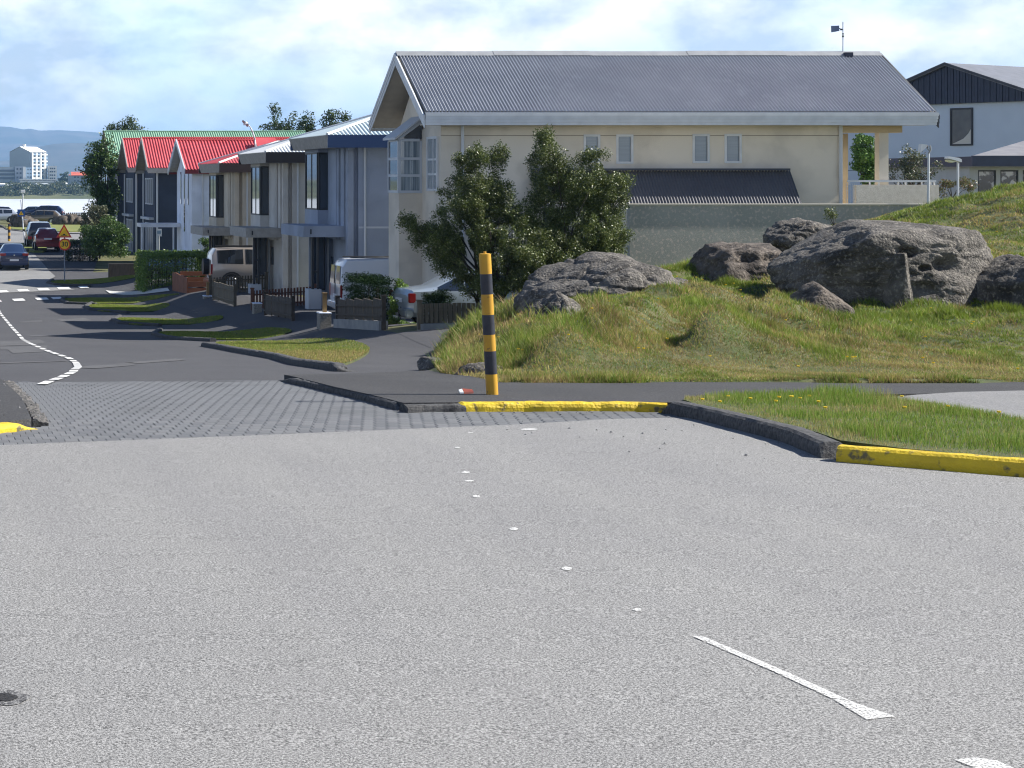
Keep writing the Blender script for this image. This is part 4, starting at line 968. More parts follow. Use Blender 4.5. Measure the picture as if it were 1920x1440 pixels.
for w_ in lw: window_y(lh, *w_, 68.68, .05, M_dark, mat('painted_reflection_glass', (.02, .02, .022), (.45, .45, .47), 3.5, .1, spec=.8, ramp=(.5, .56)), depth=.05)  # pale patches in the pane colour stand for reflections
# ================================================================ trees and bushes
M_bark = mat('bark', (.03, .024, .018), (.065, .055, .042), 12, .95, .6, 40)
def leafmat(name, rough=.45, spec=.5, tr=.25): return mat(name, (.05, .09, .02), attr=True, rough=rough, spec=spec, transl=tr)
M_leaf = leafmat('leaf'); M_leafd = leafmat('leaf_matt', .9, .08, .05); M_leafg = leafmat('leaf_glossy', .42, .5, .2)
def leaves(centres, radii, n, size, cols, squash=.8, outer=.35, shape=.55, gaps=0.0, seed=0):
    """leaf-sized faces: most near the shell of many small clumps"""
    C = np.array(centres, float); Rr = np.array(radii, float)
    w = Rr**2; w /= w.sum(); k = RNG.choice(len(C), n, p=w)
    d = RNG.normal(0, 1, (n, 3)); d /= np.linalg.norm(d, axis=1)[:, None]
    r = RNG.uniform(0, 1, n)**outer; p = C[k]+d*(Rr[k]*r)[:, None]*np.array([1, 1, squash])
    if gaps:
        ok = vnoise(p[:, 0]*3.1+p[:, 2]*2.3+seed, p[:, 1]*2.0+p[:, 2]*3.3, seed) > gaps; p = p[ok]; n = len(p)
    a = RNG.normal(0, 1, (n, 3)); a /= np.linalg.norm(a, axis=1)[:, None]
    b = np.cross(a, RNG.normal(0, 1, (n, 3))); b /= np.linalg.norm(b, axis=1)[:, None]
    s = size*RNG.uniform(.6, 1.3, n)[:, None]
    V = np.stack([p-a*s*.5, p+b*s*.5*shape, p+a*s*.5, p-b*s*.5*shape], 1).reshape(-1, 3)
    c0, c1, c2 = [np.array(c) for c in cols]; t = RNG.uniform(0, 1, n)[:, None]
    col = c0*(1-t)+c1*t; col = np.where((RNG.uniform(0, 1, n) < .12)[:, None], c2, col)
    col = col*(0.8+.4*vnoise(p[:, 0]*2, p[:, 2]*2+p[:, 1], 5))[:, None]
    return V, np.arange(len(V)).reshape(-1, 4), np.repeat(col, 4, 0)
def clumps(lobes, per, rr):
    """lobes: (centre, (rx, ry, rz)); scatter small clumps over each"""
    cs = []; rs = []; mean = sum(e[0]*e[2] for c, e in lobes)/len(lobes)
    for c, e in lobes:
        for _ in range(max(3, int(per*(e[0]*e[2])/mean))):
            d = Vector((random.gauss(0, 1), random.gauss(0, 1), random.gauss(0, 1))).normalized()*(random.random()**.4)
            cs.append((c[0]+d.x*e[0], c[1]+d.y*e[1], c[2]+d.z*e[2])); rs.append(rr*random.uniform(.6, 1.35))
    return cs, rs
def plant(name, base, lobes, per, rr, n, size, cols, label, cat, m=None, trunk=.06, stems=1, crown='crown', gaps=.0, squash=.8, group=None, limbs=10, spread=.1, outer=.35):
    t = empty(name, base, label=label, cat=cat, group=group) if group else empty(name, base, label=label, cat=cat)
    cs, rs = clumps(lobes, per, rr)
    V, Fc, C = leaves(cs, rs, n, size, cols, squash, gaps=gaps, outer=outer, seed=int(abs(base[0])*10) % 97)
    me = arr_mesh(crown, V, Fc, np.clip(C, 0, 1)); link(me, crown, m or M_leaf, t)
    if trunk:
        mb = MB(); b = Vector(base)
        for s in range(stems):
            o = b+Vector((random.uniform(-spread, spread), random.uniform(-spread, spread), -.1))
            for _ in range(limbs):
                tgt = Vector(random.choice(cs)); k = random.uniform(.25, .5)
                m1 = o.lerp(Vector((o.x*.6+tgt.x*.4, o.y*.6+tgt.y*.4, o.z*.4+tgt.z*.6)), k); m1.x = o.x*.8+m1.x*.2; m1.y = o.y*.8+m1.y*.2
                m2 = m1.lerp(tgt, .5)+Vector((random.uniform(-.1, .1), random.uniform(-.1, .1), random.uniform(0, .15)))
                mb.path([o, m1, m2, tgt], [trunk, trunk*.7, trunk*.4, trunk*.12], 6)
        mb.build('trunk', M_bark, t, smooth=True)
    return t
WIL = [(.042, .068, .014), (.14, .17, .038), (.30, .32, .15)]
GRN = [(.035, .075, .015), (.085, .15, .03), (.12, .19, .04)]
DRK = [(.008, .02, .006), (.015, .034, .01), (.03, .05, .015)]
HED = [(.08, .15, .02), (.18, .28, .045), (.24, .33, .07)]
FAR = [(.03, .06, .02), (.07, .11, .03), (.09, .12, .04)]
def lob(u, v, Y, ru, rv, ry=None):
    s = F/Y; return (tuple(P(u, v, Y)), (ru/s, ry if ry else ru/s*.8, rv/s))
# the big willow in front of the beige house: two spreading heads on many stems
YB_ = 45.2
lob_l = [lob(890, 330, YB_, 42, 52), lob(882, 400, YB_, 70, 78), lob(972, 410, YB_, 26, 40), lob(934, 400, YB_, 42, 70), lob(960, 470, YB_-.4, 85, 62), lob(870, 480, YB_, 60, 52), lob(800, 440, YB_, 46, 24), lob(765, 418, YB_, 26, 11),
         lob(830, 455, YB_, 46, 36), lob(910, 530, YB_-.3, 56, 34), lob(935, 300, YB_, 16, 30), lob(895, 290, YB_, 14, 24), lob(900, 500, YB_-.2, 40, 40)]
lob_r = [lob(1022, 300, YB_, 32, 48), lob(1028, 390, YB_, 42, 70), lob(1090, 350, YB_, 56, 56), lob(1135, 370, YB_, 44, 42), lob(1080, 440, YB_, 70, 60), lob(1130, 430, YB_, 46, 56), lob(1030, 490, YB_-.3, 80, 56),
         lob(1020, 258, YB_, 13, 20), lob(1110, 295, YB_, 26, 18), lob(1165, 340, YB_, 18, 14), lob(1110, 500, YB_-.3, 60, 40), lob(1150, 455, YB_, 26, 28), lob(1000, 530, YB_-.3, 50, 30)]
plant('willow_bush', tuple(P(925, 575, YB_)), lob_l, 86, .15, 145000, .046, WIL, 'left half of the big dark willow bush, with one low branch reaching left', 'bush', M_leafg, .035, 5, gaps=.18, limbs=9, spread=.5, squash=1.15, outer=.6)
plant('willow_bush', tuple(P(1040, 570, YB_)), lob_r, 86, .15, 140000, .046, WIL, 'right half of the big dark willow bush, with the tallest tip', 'bush', M_leafg, .035, 5, gaps=.16, limbs=9, spread=.5, squash=1.15, outer=.6)
# hedges and shrubs by the fences
def hedge(name, x0, x1, y0, y1, z0, z1, n, size, cols, label, cat='hedge', rnd=.12, m=None):
    c = []; 
    nx_, ny_, nz_ = max(1, int((x1-x0)/.22)), max(1, int((y1-y0)/.22)), max(1, int((z1-z0)/.22))
    for i in range(nx_+1):
        for j in range(ny_+1):
            for k in range(nz_+1):
                if 0 < i < nx_ and 0 < j < ny_ and k < nz_: continue
                c.append((x0+(x1-x0)*i/nx_+random.uniform(-.04, .04), y0+(y1-y0)*j/ny_+random.uniform(-.04, .04), z0+(z1-z0)*k/nz_+random.uniform(-.05, .05)))
    t = empty(name, ((x0+x1)/2, (y0+y1)/2, z0), label=label, cat=cat)
    V, Fc, C = leaves(c, [.17]*len(c), n, size, cols, .9)
    link(arr_mesh('foliage', V, Fc, np.clip(C, 0, 1)), 'foliage', m or M_leaf, t)
    s = MB()
    for i in range(max(3, nx_*ny_//3)):
        x, y = random.uniform(x0, x1), random.uniform(y0, y1); s.tube((x, y, z0-.1), (x+.05, y, z1-.15), .02, .008, 5)
    s.build('stems', M_bark, t, kind='stuff'); return t
hedge('hedge', 11.32, 11.98, 49.6, 51.4, -3.62, -2.60, 20000, .04, DRK, 'dark clipped hedge behind the panel fence in front of the white van', m=M_leafd)  # leaf colours darkened to carry the shade of the unlit side
plant('shrub', tuple(P(742, 612, 48.6)), [lob(752, 540, 49.8, 12, 14), lob(738, 572, 48.8, 8, 24), lob(736, 600, 48.6, 12, 12), lob(762, 610, 48.2, 16, 7)], 12, .10, 4500, .05, HED, 'yellow-green shrub between the dark hedge and the silver-blue sedan', 'bush', trunk=.02, limbs=6)
plant('shrub', (12.35, 46.2, -3.45), [((12.35, 46.2, -3.0), (.42, .4, .42))], 60, .12, 9000, .035, DRK, 'small round dark bush behind the slatted fence, in front of the sedan', 'bush', M_leafd, trunk=.02, limbs=4)
hedge('hedge', 10.1, 13.0, 88.3, 91.5, -5.0, -3.42, 30000, .075, HED, 'bright green clipped hedge by the pale-topped sign post')
plant('shrub', tuple(P(385, 500, 93)), [lob(386, 455, 93, 8, 9), lob(392, 470, 93, 8, 10)], 8, .2, 900, .10, GRN, 'small leafy shrub against the white house wall', 'bush', trunk=.03, limbs=5)
# trees and shrubs at the end of the row
Y_ = 131
plant('tree', tuple(P(196, 470, Y_)), [lob(180, 330, Y_, 20, 42), lob(196, 300, Y_, 18, 44), lob(190, 380, Y_, 20, 34), lob(174, 290, Y_, 8, 18), lob(205, 350, Y_, 16, 70), lob(165, 312, Y_, 8, 8)], 26, .5, 14000, .17, GRN,
      'leafy tree in front of the dark green-roofed house', 'tree', trunk=.14, limbs=16, gaps=.3)
plant('shrub', tuple(P(180, 476, 122)), [lob(178, 400, 122, 22, 20), lob(168, 420, 122, 20, 22), lob(190, 430, 122, 24, 22)], 20, .35, 6000, .13, [(.07, .08, .04), (.15, .16, .09), (.2, .2, .12)], 'greyish bush below the leafy tree', 'bush', trunk=.05, limbs=8, gaps=.25)
plant('shrub', tuple(P(190, 482, 112)), [lob(175, 450, 112, 24, 26), lob(205, 440, 112, 28, 34), lob(225, 450, 112, 16, 30), lob(200, 465, 112, 36, 18)], 28, .35, 14000, .12, GRN, 'broad dark green bush filling the corner left of the slate houses', 'bush', trunk=.05, limbs=8)
hedge('hedge', 8.9, 10.6, 119, 122, -5.1, -3.8, 5000, .12, DRK, 'low dark hedge at the foot of the broad green bush')
for (u, v, Y, ls, lab) in [
    (240, 300, 165, [(212, 240, 8, 8), (232, 236, 6, 10), (244, 232, 8, 10), (262, 243, 10, 5), (235, 255, 22, 14)], 'treetop showing over the left end of the green roof'),
    (525, 280, 160, [(514, 206, 5, 14), (518, 230, 10, 14), (540, 236, 8, 12), (549, 222, 4, 10), (530, 250, 24, 12), (498, 243, 4, 6)], 'treetop with the tallest spire over the green roof'),
    (572, 280, 160, [(575, 226, 6, 10), (568, 240, 8, 8), (584, 238, 8, 8), (574, 255, 18, 12)], 'middle low treetop over the red and white roofs'),
    (625, 280, 160, [(612, 222, 8, 10), (622, 216, 6, 10), (640, 216, 4, 10), (648, 222, 5, 10), (628, 240, 24, 14)], 'twin-headed treetop just left of the big gable')]:
    plant('tree', tuple(P(u, 480, Y)), [lob(a, b_, Y, c, d) for a, b_, c, d in ls], 8, .55, 2200, .2, FAR, lab, 'tree', trunk=.12, limbs=14, gaps=.15)
# greenery behind the terrace on the right
plant('tree', tuple(P(1625, 360, 60)), [lob(1620, 290, 60, 18, 44), lob(1630, 320, 60, 14, 30)], 30, .18, 6500, .09, [(.05, .12, .02), (.13, .25, .05), (.2, .33, .08)], 'bright green climbing tree seen between the two terrace columns', 'tree', trunk=.05, limbs=8)
plant('shrub', tuple(P(1710, 375, 66)), [lob(1712, 300, 66, 20, 28), lob(1690, 310, 66, 12, 14), lob(1665, 322, 66, 18, 14), lob(1730, 326, 66, 24, 12), lob(1757, 308, 66, 14, 9), lob(1706, 330, 66, 34, 10)], 11, .22, 3400, .075,
      [(.06, .08, .04), (.12, .14, .07), (.2, .15, .1)], 'thin straggling shrub behind the terrace railing', 'bush', trunk=.03, stems=3, limbs=10, gaps=.3)
plant('shrub', tuple(P(1790, 375, 60)), [lob(1775, 350, 58, 12, 12), lob(1800, 345, 58, 16, 12), lob(1755, 358, 58, 14, 6), lob(1820, 345, 58, 10, 12)], 7, .15, 1600, .06, [(.08, .11, .04), (.2, .17, .08), (.25, .14, .1)], 'low wild shrub on the mound crest below the pale blue house', 'bush', trunk=.015, limbs=9)
plant('shrub', tuple(P(1555, 425, 40)), [lob(1556, 398, 40, 8, 14)], 10, .09, 500, .035, WIL, 'small scrubby plant against the garage wall behind the boulders', 'bush', trunk=.01, limbs=6)
plant('antenna_twig', (23.5, 56.2, 3.72), [((23.6, 56.2, 3.86), (.1, .05, .03))], 4, .05, 26, .06, FAR, 'small tuft of leaves showing over the ridge', 'plant', trunk=.006, limbs=3) if False else None

# ================================================================ fences
def board(w, t, h, name='board'):
    return MB().box(-w/2, w/2, -t/2, t/2, 0, h).mesh(name)
def fence_along(label, pts, n, h0, mats, along_y=True, cat='fence', base=True, gap=.02, t=.04, top_post=True, group=None, rails=True, baseh=.22):
    """boards from a to b; each board its own object"""
    (xa, ya), (xb, yb) = pts; ga = -float(H(xa, ya)); gb = -float(H(xb, yb)); g0 = min(ga, gb)
    f = empty('fence', ((xa+xb)/2, (ya+yb)/2, g0), label=label, cat=cat); Ln = math.hypot(xb-xa, yb-ya); ang = math.atan2(yb-ya, xb-xa)
    wb = Ln/n-gap; me = board(wb, t, h0, 'board'); me.materials.append(mats)
    for i in range(n):
        k = (i+.5)/n; o = bpy.data.objects.new('board', me); COL.objects.link(o); o.parent = f
        z = ga+(gb-ga)*k+(baseh if base else .05)+random.uniform(-.01, .01)
        o.location = Vector((xa+(xb-xa)*k, ya+(yb-ya)*k, z))-Vector(f.location); o.rotation_euler = (0, 0, ang+random.uniform(-.004, .004))
    d = Vector((xb-xa, yb-ya, 0)).normalized(); nn = Vector((d.y, -d.x, 0))
    if rails:
        for zz in (.12, h0-.16):
            a = Vector((xa, ya, ga+(baseh if base else .05)+zz))-nn*.045; b = Vector((xb, yb, gb+(baseh if base else .05)+zz))-nn*.045
            MB().tube(a, b, .03, n=4).build('rail', mats, f)
    for (x, y, g) in ((xa, ya, ga), (xb, yb, gb)):
        MB().box(x-.05, x+.05, y-.05, y+.05, g, g+h0+baseh+.06 if base else g+h0+.1).box(x-.065, x+.065, y-.065, y+.065, g+h0+baseh+.06 if base else g+h0+.1, g+h0+baseh+.10 if base else g+h0+.14).build('post', mats, f)
    if base:
        w = .11; p = [(xa, ya), (xb, yb)]; a = Vector((xa, ya, 0))-nn*w; b = Vector((xb, yb, 0))-nn*w; c = Vector((xb, yb, 0))+nn*w; e = Vector((xa, ya, 0))+nn*w
        vs = [(a.x, a.y, ga-.3), (b.x, b.y, gb-.3), (c.x, c.y, gb-.3), (e.x, e.y, ga-.3), (a.x, a.y, ga+baseh), (b.x, b.y, gb+baseh), (c.x, c.y, gb+baseh), (e.x, e.y, ga+baseh)]
        MB().add(vs, [(0, 3, 2, 1), (4, 5, 6, 7), (0, 1, 5, 4), (1, 2, 6, 5), (2, 3, 7, 6), (3, 0, 4, 7)]).build('fence_base', M_conc, f)
    return f
fence_along('fence of five wide dark panels on a concrete base in front of the white van', ((10.95, 45.9), (10.95, 51.0)), 5, .52, M_dwood, gap=.05)
fence_along('fence of narrow dark slats on a concrete base beside the sedan, behind the tall grass', ((11.45, 44.5), (13.3, 44.9)), 16, .46, M_wood, gap=.03, baseh=.13)
fence_along('fence of four dark panels in front of the brown picket fence', ((10.95, 57.2), (10.95, 61.8)), 4, .62, M_dwood, gap=.05, base=False)
fence_along('fence of four olive panels beside the beige off-road car', ((10.95, 67.9), (10.95, 72.9)), 4, .66, M_wood, gap=.05, base=False)
M_rb = mat('red_brown_wood', (.11, .045, .03), (.16, .07, .045), 3, .8)
fence_along('red-brown picket fence in front of the grey terrace house', ((11.05, 64.9), (13.2, 65.1)), 20, .62, M_rb, gap=.05, base=False)
fence_along('olive picket fence in front of the beige off-road car', ((11.15, 75.2), (13.4, 75.4)), 20, .66, M_wood, gap=.05, base=False)
for (u, v, Y, w, h_, lab) in [(608, 607, 51.9, .30, .28, 'white-topped pebbled block with a wooden post, by the blue porch post'), (482, 583, 63.4, .26, .24, 'pebbled kerb block at the end of the red-brown picket fence'), (389, 566, 74.6, .3, .22, 'pebbled kerb block by the olive picket fence')]:
    p = P(u, v, Y); b = empty('gate_block', p, label=lab, cat='block')
    MB().box(p.x-w/2, p.x+w/2, p.y-.2, p.y+.25, p.z-.2, p.z+h_).build('block', mat('pebble_block', (.16, .15, .13), (.36, .34, .30), 35, .95, .8, 50), b)
    MB().box(p.x-w/2-.01, p.x+w/2+.01, p.y-.21, p.y+.26, p.z+h_, p.z+h_+.03).build('cap', M_wpl, b)
    if w == .30:
        MB().box(p.x-.04, p.x+.06, p.y-.05, p.y+.05, p.z+h_+.03, p.z+h_+.52).box(p.x-.055, p.x+.075, p.y-.065, p.y+.065, p.z+h_+.52, p.z+h_+.56).build('post', mat('yellow_wood', (.24, .15, .06), (.30, .19, .08), 3, .8), b)
M_ora = mat('orange_brown_wood', (.17, .06, .03), (.22, .08, .04), 3, .8)
pl = empty('planter', (11.5, 82.5, -5), label='low orange-brown board planter beside the bright green hedge', cat='planter')
for i in range(5):
    y0 = 80.2+i*.95; MB().box(10.92, 10.98, y0, y0+.9, -4.95, -4.02+.03*(i % 2)).build('board', M_ora, pl)
for i in range(4): MB().box(11.15, 12.35, 84.0, 84.05, -4.85+i*.24, -4.66+i*.24).build('board', M_ora, pl)
for i in range(3): MB().box(10.99, 11.9, 80.2, 80.26, -4.95+i*.27, -4.72+i*.27).build('board', M_ora, pl)
drape('planter_soil', [(11.0, 80.3), (12.4, 80.3), (12.4, 84), (11.0, 84)], .25, M_bed, parent=pl, **{'label': None})
wt = empty('garden_wall', (9.9, 104, -5), label='low brown wall below the slate houses', cat='wall')
MB().box(9.9, 12.8, 103.6, 104.0, -5.3, -4.45).build('wall', M_dwood, wt)
# far picket fence by the water
ff = empty('fence', (15.5, 232, -4.5), label='dark picket fence in front of the water', cat='fence')
pm = board(.18, .05, 1.5, 'picket'); pm.materials.append(M_dwood); pw = board(.18, .05, 1.45, 'picket'); pw.materials.append(mat('picket_pale', (.55, .45, .4)))
x = 14.5; i = 0
while x < 24.5:
    o = bpy.data.objects.new('picket', pw if i in (9, 22) else pm); COL.objects.link(o); o.parent = ff; o.location = Vector((x, 228, -5.2))-Vector(ff.location); x += .25; i += 1
for z in (-4.9, -4.1): MB().box(14.4, 24.6, 228.05, 228.1, z, z+.12).build('rail', M_dwood, ff)
for j, (u, v, Y, s) in enumerate([(33, 415, 188, (.75, .6, .85)), (45, 417, 186, (.9, .7, .75)), (57, 419, 186, (.8, .7, .5)), (120, 414, 196, (1.1, .7, .65)), (133, 413, 196, (.7, .7, .8)), (147, 415, 196, (1.1, .8, .6))]):
    labs = ['leftmost rock on the far grass strip, beside the blue sign', 'grey rock behind the pole of the blue sign', 'pale rock right of the blue sign pole', 'long low rock right of the bronze car', 'upright rock before the picket fence', 'rounded rock nearest the greyish bush']
    rock('boulder', P(u, v, Y), s, [((0, 0, 1), .85), ((-.7, -.5, .4), .8), ((.6, -.6, .3), .85)], 3, .05, .1, 30+j, M_rock2, label=labs[j], cat='boulder')

# ================================================================ vehicles
M_tyre = mat('tyre', (.015, .015, .016), rough=.85); M_rim = mat('wheel_rim', (.45, .46, .48), rough=.35, metal=.7)
M_cg = mat('car_glass', (.012, .015, .02), rough=.03, spec=1.0, coat=1.0); M_tail = mat('tail_lamp', (.24, .008, .01), rough=.3, coat=.4); M_plate = mat('number_plate', (.6, .62, .65), rough=.5)
M_plast = mat('black_plastic', (.02, .02, .022), rough=.55); M_chrome = mat('chrome', (.6, .6, .62), rough=.2, metal=1)
def paint(name, c, metal=.35): return mat(name, c, rough=.32, metal=metal, coat=.9, spec=.5)
def car(label, body_m, st, loc, rz, wheels, wr=.31, glass_side=(), glass_top=(), cat='car', lamps=None, plate=(.75,), extra=None, bw=.09):
    """st: stations from the tail (x=0) to the nose: x, z_low, z_belt, z_top, half width at belt, half width at top"""
    t = empty('car', loc, rz, label=label, cat=cat); n = 9; vs = []; fs = []
    def ring(s):
        x, zb, zs, zt, wb, wt_ = s; q = .12
        half = [(0, zb), (wb*.80, zb), (wb*.96, zb+q), (wb, (zb+zs)*.5), (wb*.965, zs), (wt_, zt-.05 if zt-zs > .1 else zt-.015), (wt_*.86, zt), (0, zt+.012)]
        return [(x, y, z) for y, z in half]+[(x, -y, z) for y, z in half[-2:0:-1]]
    for s in st: vs += ring(s)
    m = 14
    for i in range(len(st)-1):
        for j in range(m): fs.append((i*m+j, i*m+(j+1) % m, (i+1)*m+(j+1) % m, (i+1)*m+j))
    fs += [tuple(range(m)), tuple(range((len(st)-1)*m, len(st)*m))[::-1]]
    me = bpy.data.meshes.new('body'); me.from_pydata(vs, [], fs)
    bm = bmesh.new(); bm.from_mesh(me); bmesh.ops.recalc_face_normals(bm, faces=bm.faces[:])
    for f in bm.faces: f.smooth = True
    for e in bm.edges:
        if len(e.link_faces) == 2 and e.calc_face_angle(0) > R(38): e.smooth = False
    bm.to_mesh(me); bm.free()
    body = link(me, 'body', body_m); body.parent = t
    def inset(a, b, c, d, k, off):
        ps = [Vector(q) for q in (a, b, c, d)]; ctr = sum(ps, Vector())/4; nn = (ps[1]-ps[0]).cross(ps[3]-ps[0]).normalized()
        if nn.dot(ctr-Vector((ctr.x, 0, .7))) < 0 and abs(nn.y) > .5: nn = -nn
        if abs(nn.y) <= .5 and nn.dot(ctr-Vector(((st[0][0]+st[-1][0])/2, 0, .3))) < 0: nn = -nn
        out = []
        for p in ps: out.append(p.lerp(ctr, k)+nn*off)
        return out
    for i, j in glass_side:
        for sgn in (0, 1):
            ix = (4, 5) if sgn == 0 else (10, 9)
            a, b = vs[i*m+ix[0]], vs[j*m+ix[0]]; c, d = vs[j*m+ix[1]], vs[i*m+ix[1]]
            MB().prism(inset(a, b, c, d, bw, .004), (0, .006 if sgn == 0 else -.006, 0)).build('side_window', M_cg, t, world=False)
    for i, j, nm in glass_top:
        a, b = vs[i*m+5], vs[i*m+9]; c, d = vs[j*m+9], vs[j*m+5]
        MB().add(inset(a, b, c, d, bw*.8, .006)+inset(a, b, c, d, bw*.8, -.003), [(0, 1, 2, 3), (4, 5, 6, 7)]).build(nm, M_cg, t, world=False)
    yw = st[len(st)//2][4]
    for x in wheels:
        for sgn in (1, -1):
            w = MB().tube((x, sgn*(yw-.20), wr), (x, sgn*(yw+.012), wr), wr, n=20)
            wo = w.build('wheel', M_tyre, t, world=False)
            r_ = MB().tube((x, sgn*(yw+.004), wr), (x, sgn*(yw+.022), wr), wr*.66, wr*.60, n=14).build('rim', M_rim, wo, world=False)
            arch = MB()
            for q in range(9):
                a0, a1 = math.pi*q/9, math.pi*(q+1)/9; r1, r2 = wr*1.02, wr*1.24
                arch.add([(x+math.cos(a0)*r1, sgn*(yw+.005), wr+math.sin(a0)*r1), (x+math.cos(a1)*r1, sgn*(yw+.005), wr+math.sin(a1)*r1), (x+math.cos(a1)*r2, sgn*(yw+.004), wr+math.sin(a1)*r2), (x+math.cos(a0)*r2, sgn*(yw+.004), wr+math.sin(a0)*r2)], [(0, 1, 2, 3)])
            arch.build('wheel_arch', M_plast, t, world=False)
    wb = st[1][4]; z0, z1, dx, ins = lamps or (.62, .85, .05, .30)
    for sgn in (1, -1):
        MB().box(st[0][0]-.012, st[0][0]+dx, sgn*(wb-ins) if sgn > 0 else -wb-.008, wb+.008 if sgn > 0 else -(wb-ins), z0, z1).build('tail_lamp', M_tail, t, world=False, bevel=.015)
        MB().box(st[-1][0]-.12, st[-1][0]+.01, min(sgn*.42, sgn*.74), max(sgn*.42, sgn*.74), .55, .72).build('headlight', M_chrome, t, world=False, bevel=.02)
    pz = plate[0]
    MB().box(st[0][0]-.022, st[0][0]-.006, -.26, .26, pz, pz+.11).build('number_plate', M_plate, t, world=False)
    MB().box(st[0][0]-.10, st[0][0]+.12, -wb*.97, wb*.97, .28, .50).build('bumper', body_m if not extra or 'bumper' not in extra else extra['bumper'], t, world=False, bevel=.04)
    for sgn in (1, -1):
        xm = st[-3][0]-.25; MB().box(xm, xm+.1, min(sgn*(yw+.0), sgn*(yw+.17)), max(sgn*(yw+.0), sgn*(yw+.17)), st[3][2]+.0, st[3][2]+.14).build('mirror', M_plast, t, world=False, bevel=.02)
    return t
# x, z_low, z_belt, z_top, half width belt, half width top
SEDAN = [(0, .45, .80, .84, .72, .62), (.12, .30, .93, .97, .82, .66), (.75, .24, .96, 1.05, .85, .62), (1.45, .22, .95, 1.42, .86, .56), (2.1, .22, .94, 1.46, .86, .57), (2.75, .22, .93, 1.41, .86, .56), (3.45, .22, .92, .99, .85, .68), (4.15, .24, .78, .84, .80, .60), (4.45, .36, .60, .66, .66, .5)]
HATCH = [(0, .42, .82, .88, .72, .66), (.08, .28, .95, 1.05, .80, .66), (.45, .24, .98, 1.42, .83, .56), (1.2, .22, .96, 1.50, .84, .58), (2.1, .22, .94, 1.48, .84, .57), (2.85, .22, .93, 1.02, .84, .68), (3.55, .24, .78, .84, .80, .60), (3.85, .36, .60, .66, .66, .5)]
ESTATE = [(0, .42, .82, .90, .74, .66), (.10, .28, .95, 1.05, .84, .68), (.55, .24, .98, 1.42, .86, .60), (1.6, .22, .96, 1.47, .87, .60), (2.5, .22, .94, 1.45, .87, .59), (3.25, .22, .93, 1.0, .86, .70), (4.2, .24, .78, .85, .82, .62), (4.6, .36, .60, .66, .66, .5)]
VAN = [(0, .30, .98, 1.05, .80, .76), (.04, .22, 1.05, 1.55, .83, .73), (.22, .20, 1.08, 1.80, .84, .68), (1.6, .20, 1.08, 1.84, .85, .68), (2.7, .20, 1.06, 1.80, .85, .66), (3.35, .20, 1.02, 1.14, .84, .70), (3.95, .24, .80, .92, .80, .62), (4.15, .34, .62, .70, .68, .5)]
SUV = [(0, .55, 1.05, 1.12, .80, .72), (.05, .45, 1.12, 1.55, .87, .70), (.22, .40, 1.14, 1.78, .90, .66), (1.4, .38, 1.12, 1.83, .91, .67), (2.6, .38, 1.10, 1.80, .91, .66), (3.3, .38, 1.08, 1.17, .90, .74), (4.2, .40, 1.0, 1.08, .88, .70), (4.55, .48, .70, .82, .74, .55)]
WS, RW = 'windscreen', 'rear_window'
sg = [(2, 3), (3, 4), (4, 5), (5, 6)]
P_silver = paint('silver_blue_paint', (.38, .45, .52)); P_white = paint('white_paint', (.80, .83, .88), 0); P_beige = paint('beige_metallic', (.42, .37, .33)); P_navy = paint('navy_paint', (.012, .025, .075)); P_red = paint('dark_red_paint', (.16, .012, .022))
P_black = paint('blue_black_paint', (.015, .02, .04)); P_bronze = paint('bronze_paint', (.14, .11, .075)); P_sil2 = paint('silver_paint', (.38, .42, .50)); P_teal = paint('teal_grey_paint', (.08, .13, .16)); P_lblue = paint('light_blue_paint', (.12, .22, .38))
# sedan on the drive of the beige house: tail towards the street
gz = lambda x, y: -float(H(x, y))
s_ = car('silver-blue sedan with its tail to the street, half behind the willow bush', P_silver, SEDAN, (12.12, 49.1, -3.72), R(4), (.85, 3.55), .31, [(2, 3), (3, 4), (4, 5), (5, 6)], [(2, 3, RW), (5, 6, WS)], lamps=(.66, .90, .16, .10), plate=(.64,))
MB().tube((2.0, .3, 1.44), (1.8, .3, 1.62), .006, n=5).build('aerial', M_plast, s_, world=False)
v_ = car('white high-roofed van parked between the blue-grey and beige houses', P_white, VAN, (12.82, 60.05, -4.22), R(0), (.72, 3.35), .32, [(4, 5)], [(5, 4, WS)], cat='van', lamps=(.62, 1.02, .05, .13), plate=(.60,))
for sgn in (1, -1):
    MB().prism([(-.005, sgn*.12, 1.04), (.03, sgn*.12, 1.60), (.03, sgn*.62, 1.60), (-.005, sgn*.70, 1.04)], (-.014, 0, 0)).build('rear_window', M_cg, v_, world=False)
    MB().box(.35, 3.0, sgn*.56-.02, sgn*.56+.02, 1.835, 1.865).build('roof_rail', M_plast, v_, world=False)
MB().box(-.02, .0, -.01, .01, .5, 1.7).build('door_seam', M_plast, v_, world=False)
MB().box(1.55, 1.565, -.852, -.72, .35, 1.05).build('panel_seam', M_trimb, v_, world=False)
u_ = car('beige metallic off-road car with a spare wheel, behind the olive picket fence', P_beige, SUV, (11.95, 81.1, -4.60), R(0), (.85, 3.5), .37, [(2, 3), (3, 4), (4, 5)], [(1, 2, RW), (4, 5, WS)], lamps=(.72, 1.14, .06, .13), plate=(.55,))
MB().tube((-.22, .1, 1.0), (.02, .1, 1.0), .34, n=22).build('spare_wheel', M_plast, u_, world=False)
for sgn in (1, -1): MB().box(.4, 2.7, sgn*.6-.02, sgn*.6+.02, 1.84, 1.88).build('roof_rail', M_plast, u_, world=False)
car('small light blue car showing behind the bright green hedge', P_lblue, HATCH, (11.2, 99.5, -5.08), R(0), (.65, 3.1), .29, [(2, 3), (3, 4), (4, 5)], [(1, 2, RW), (4, 5, WS)])
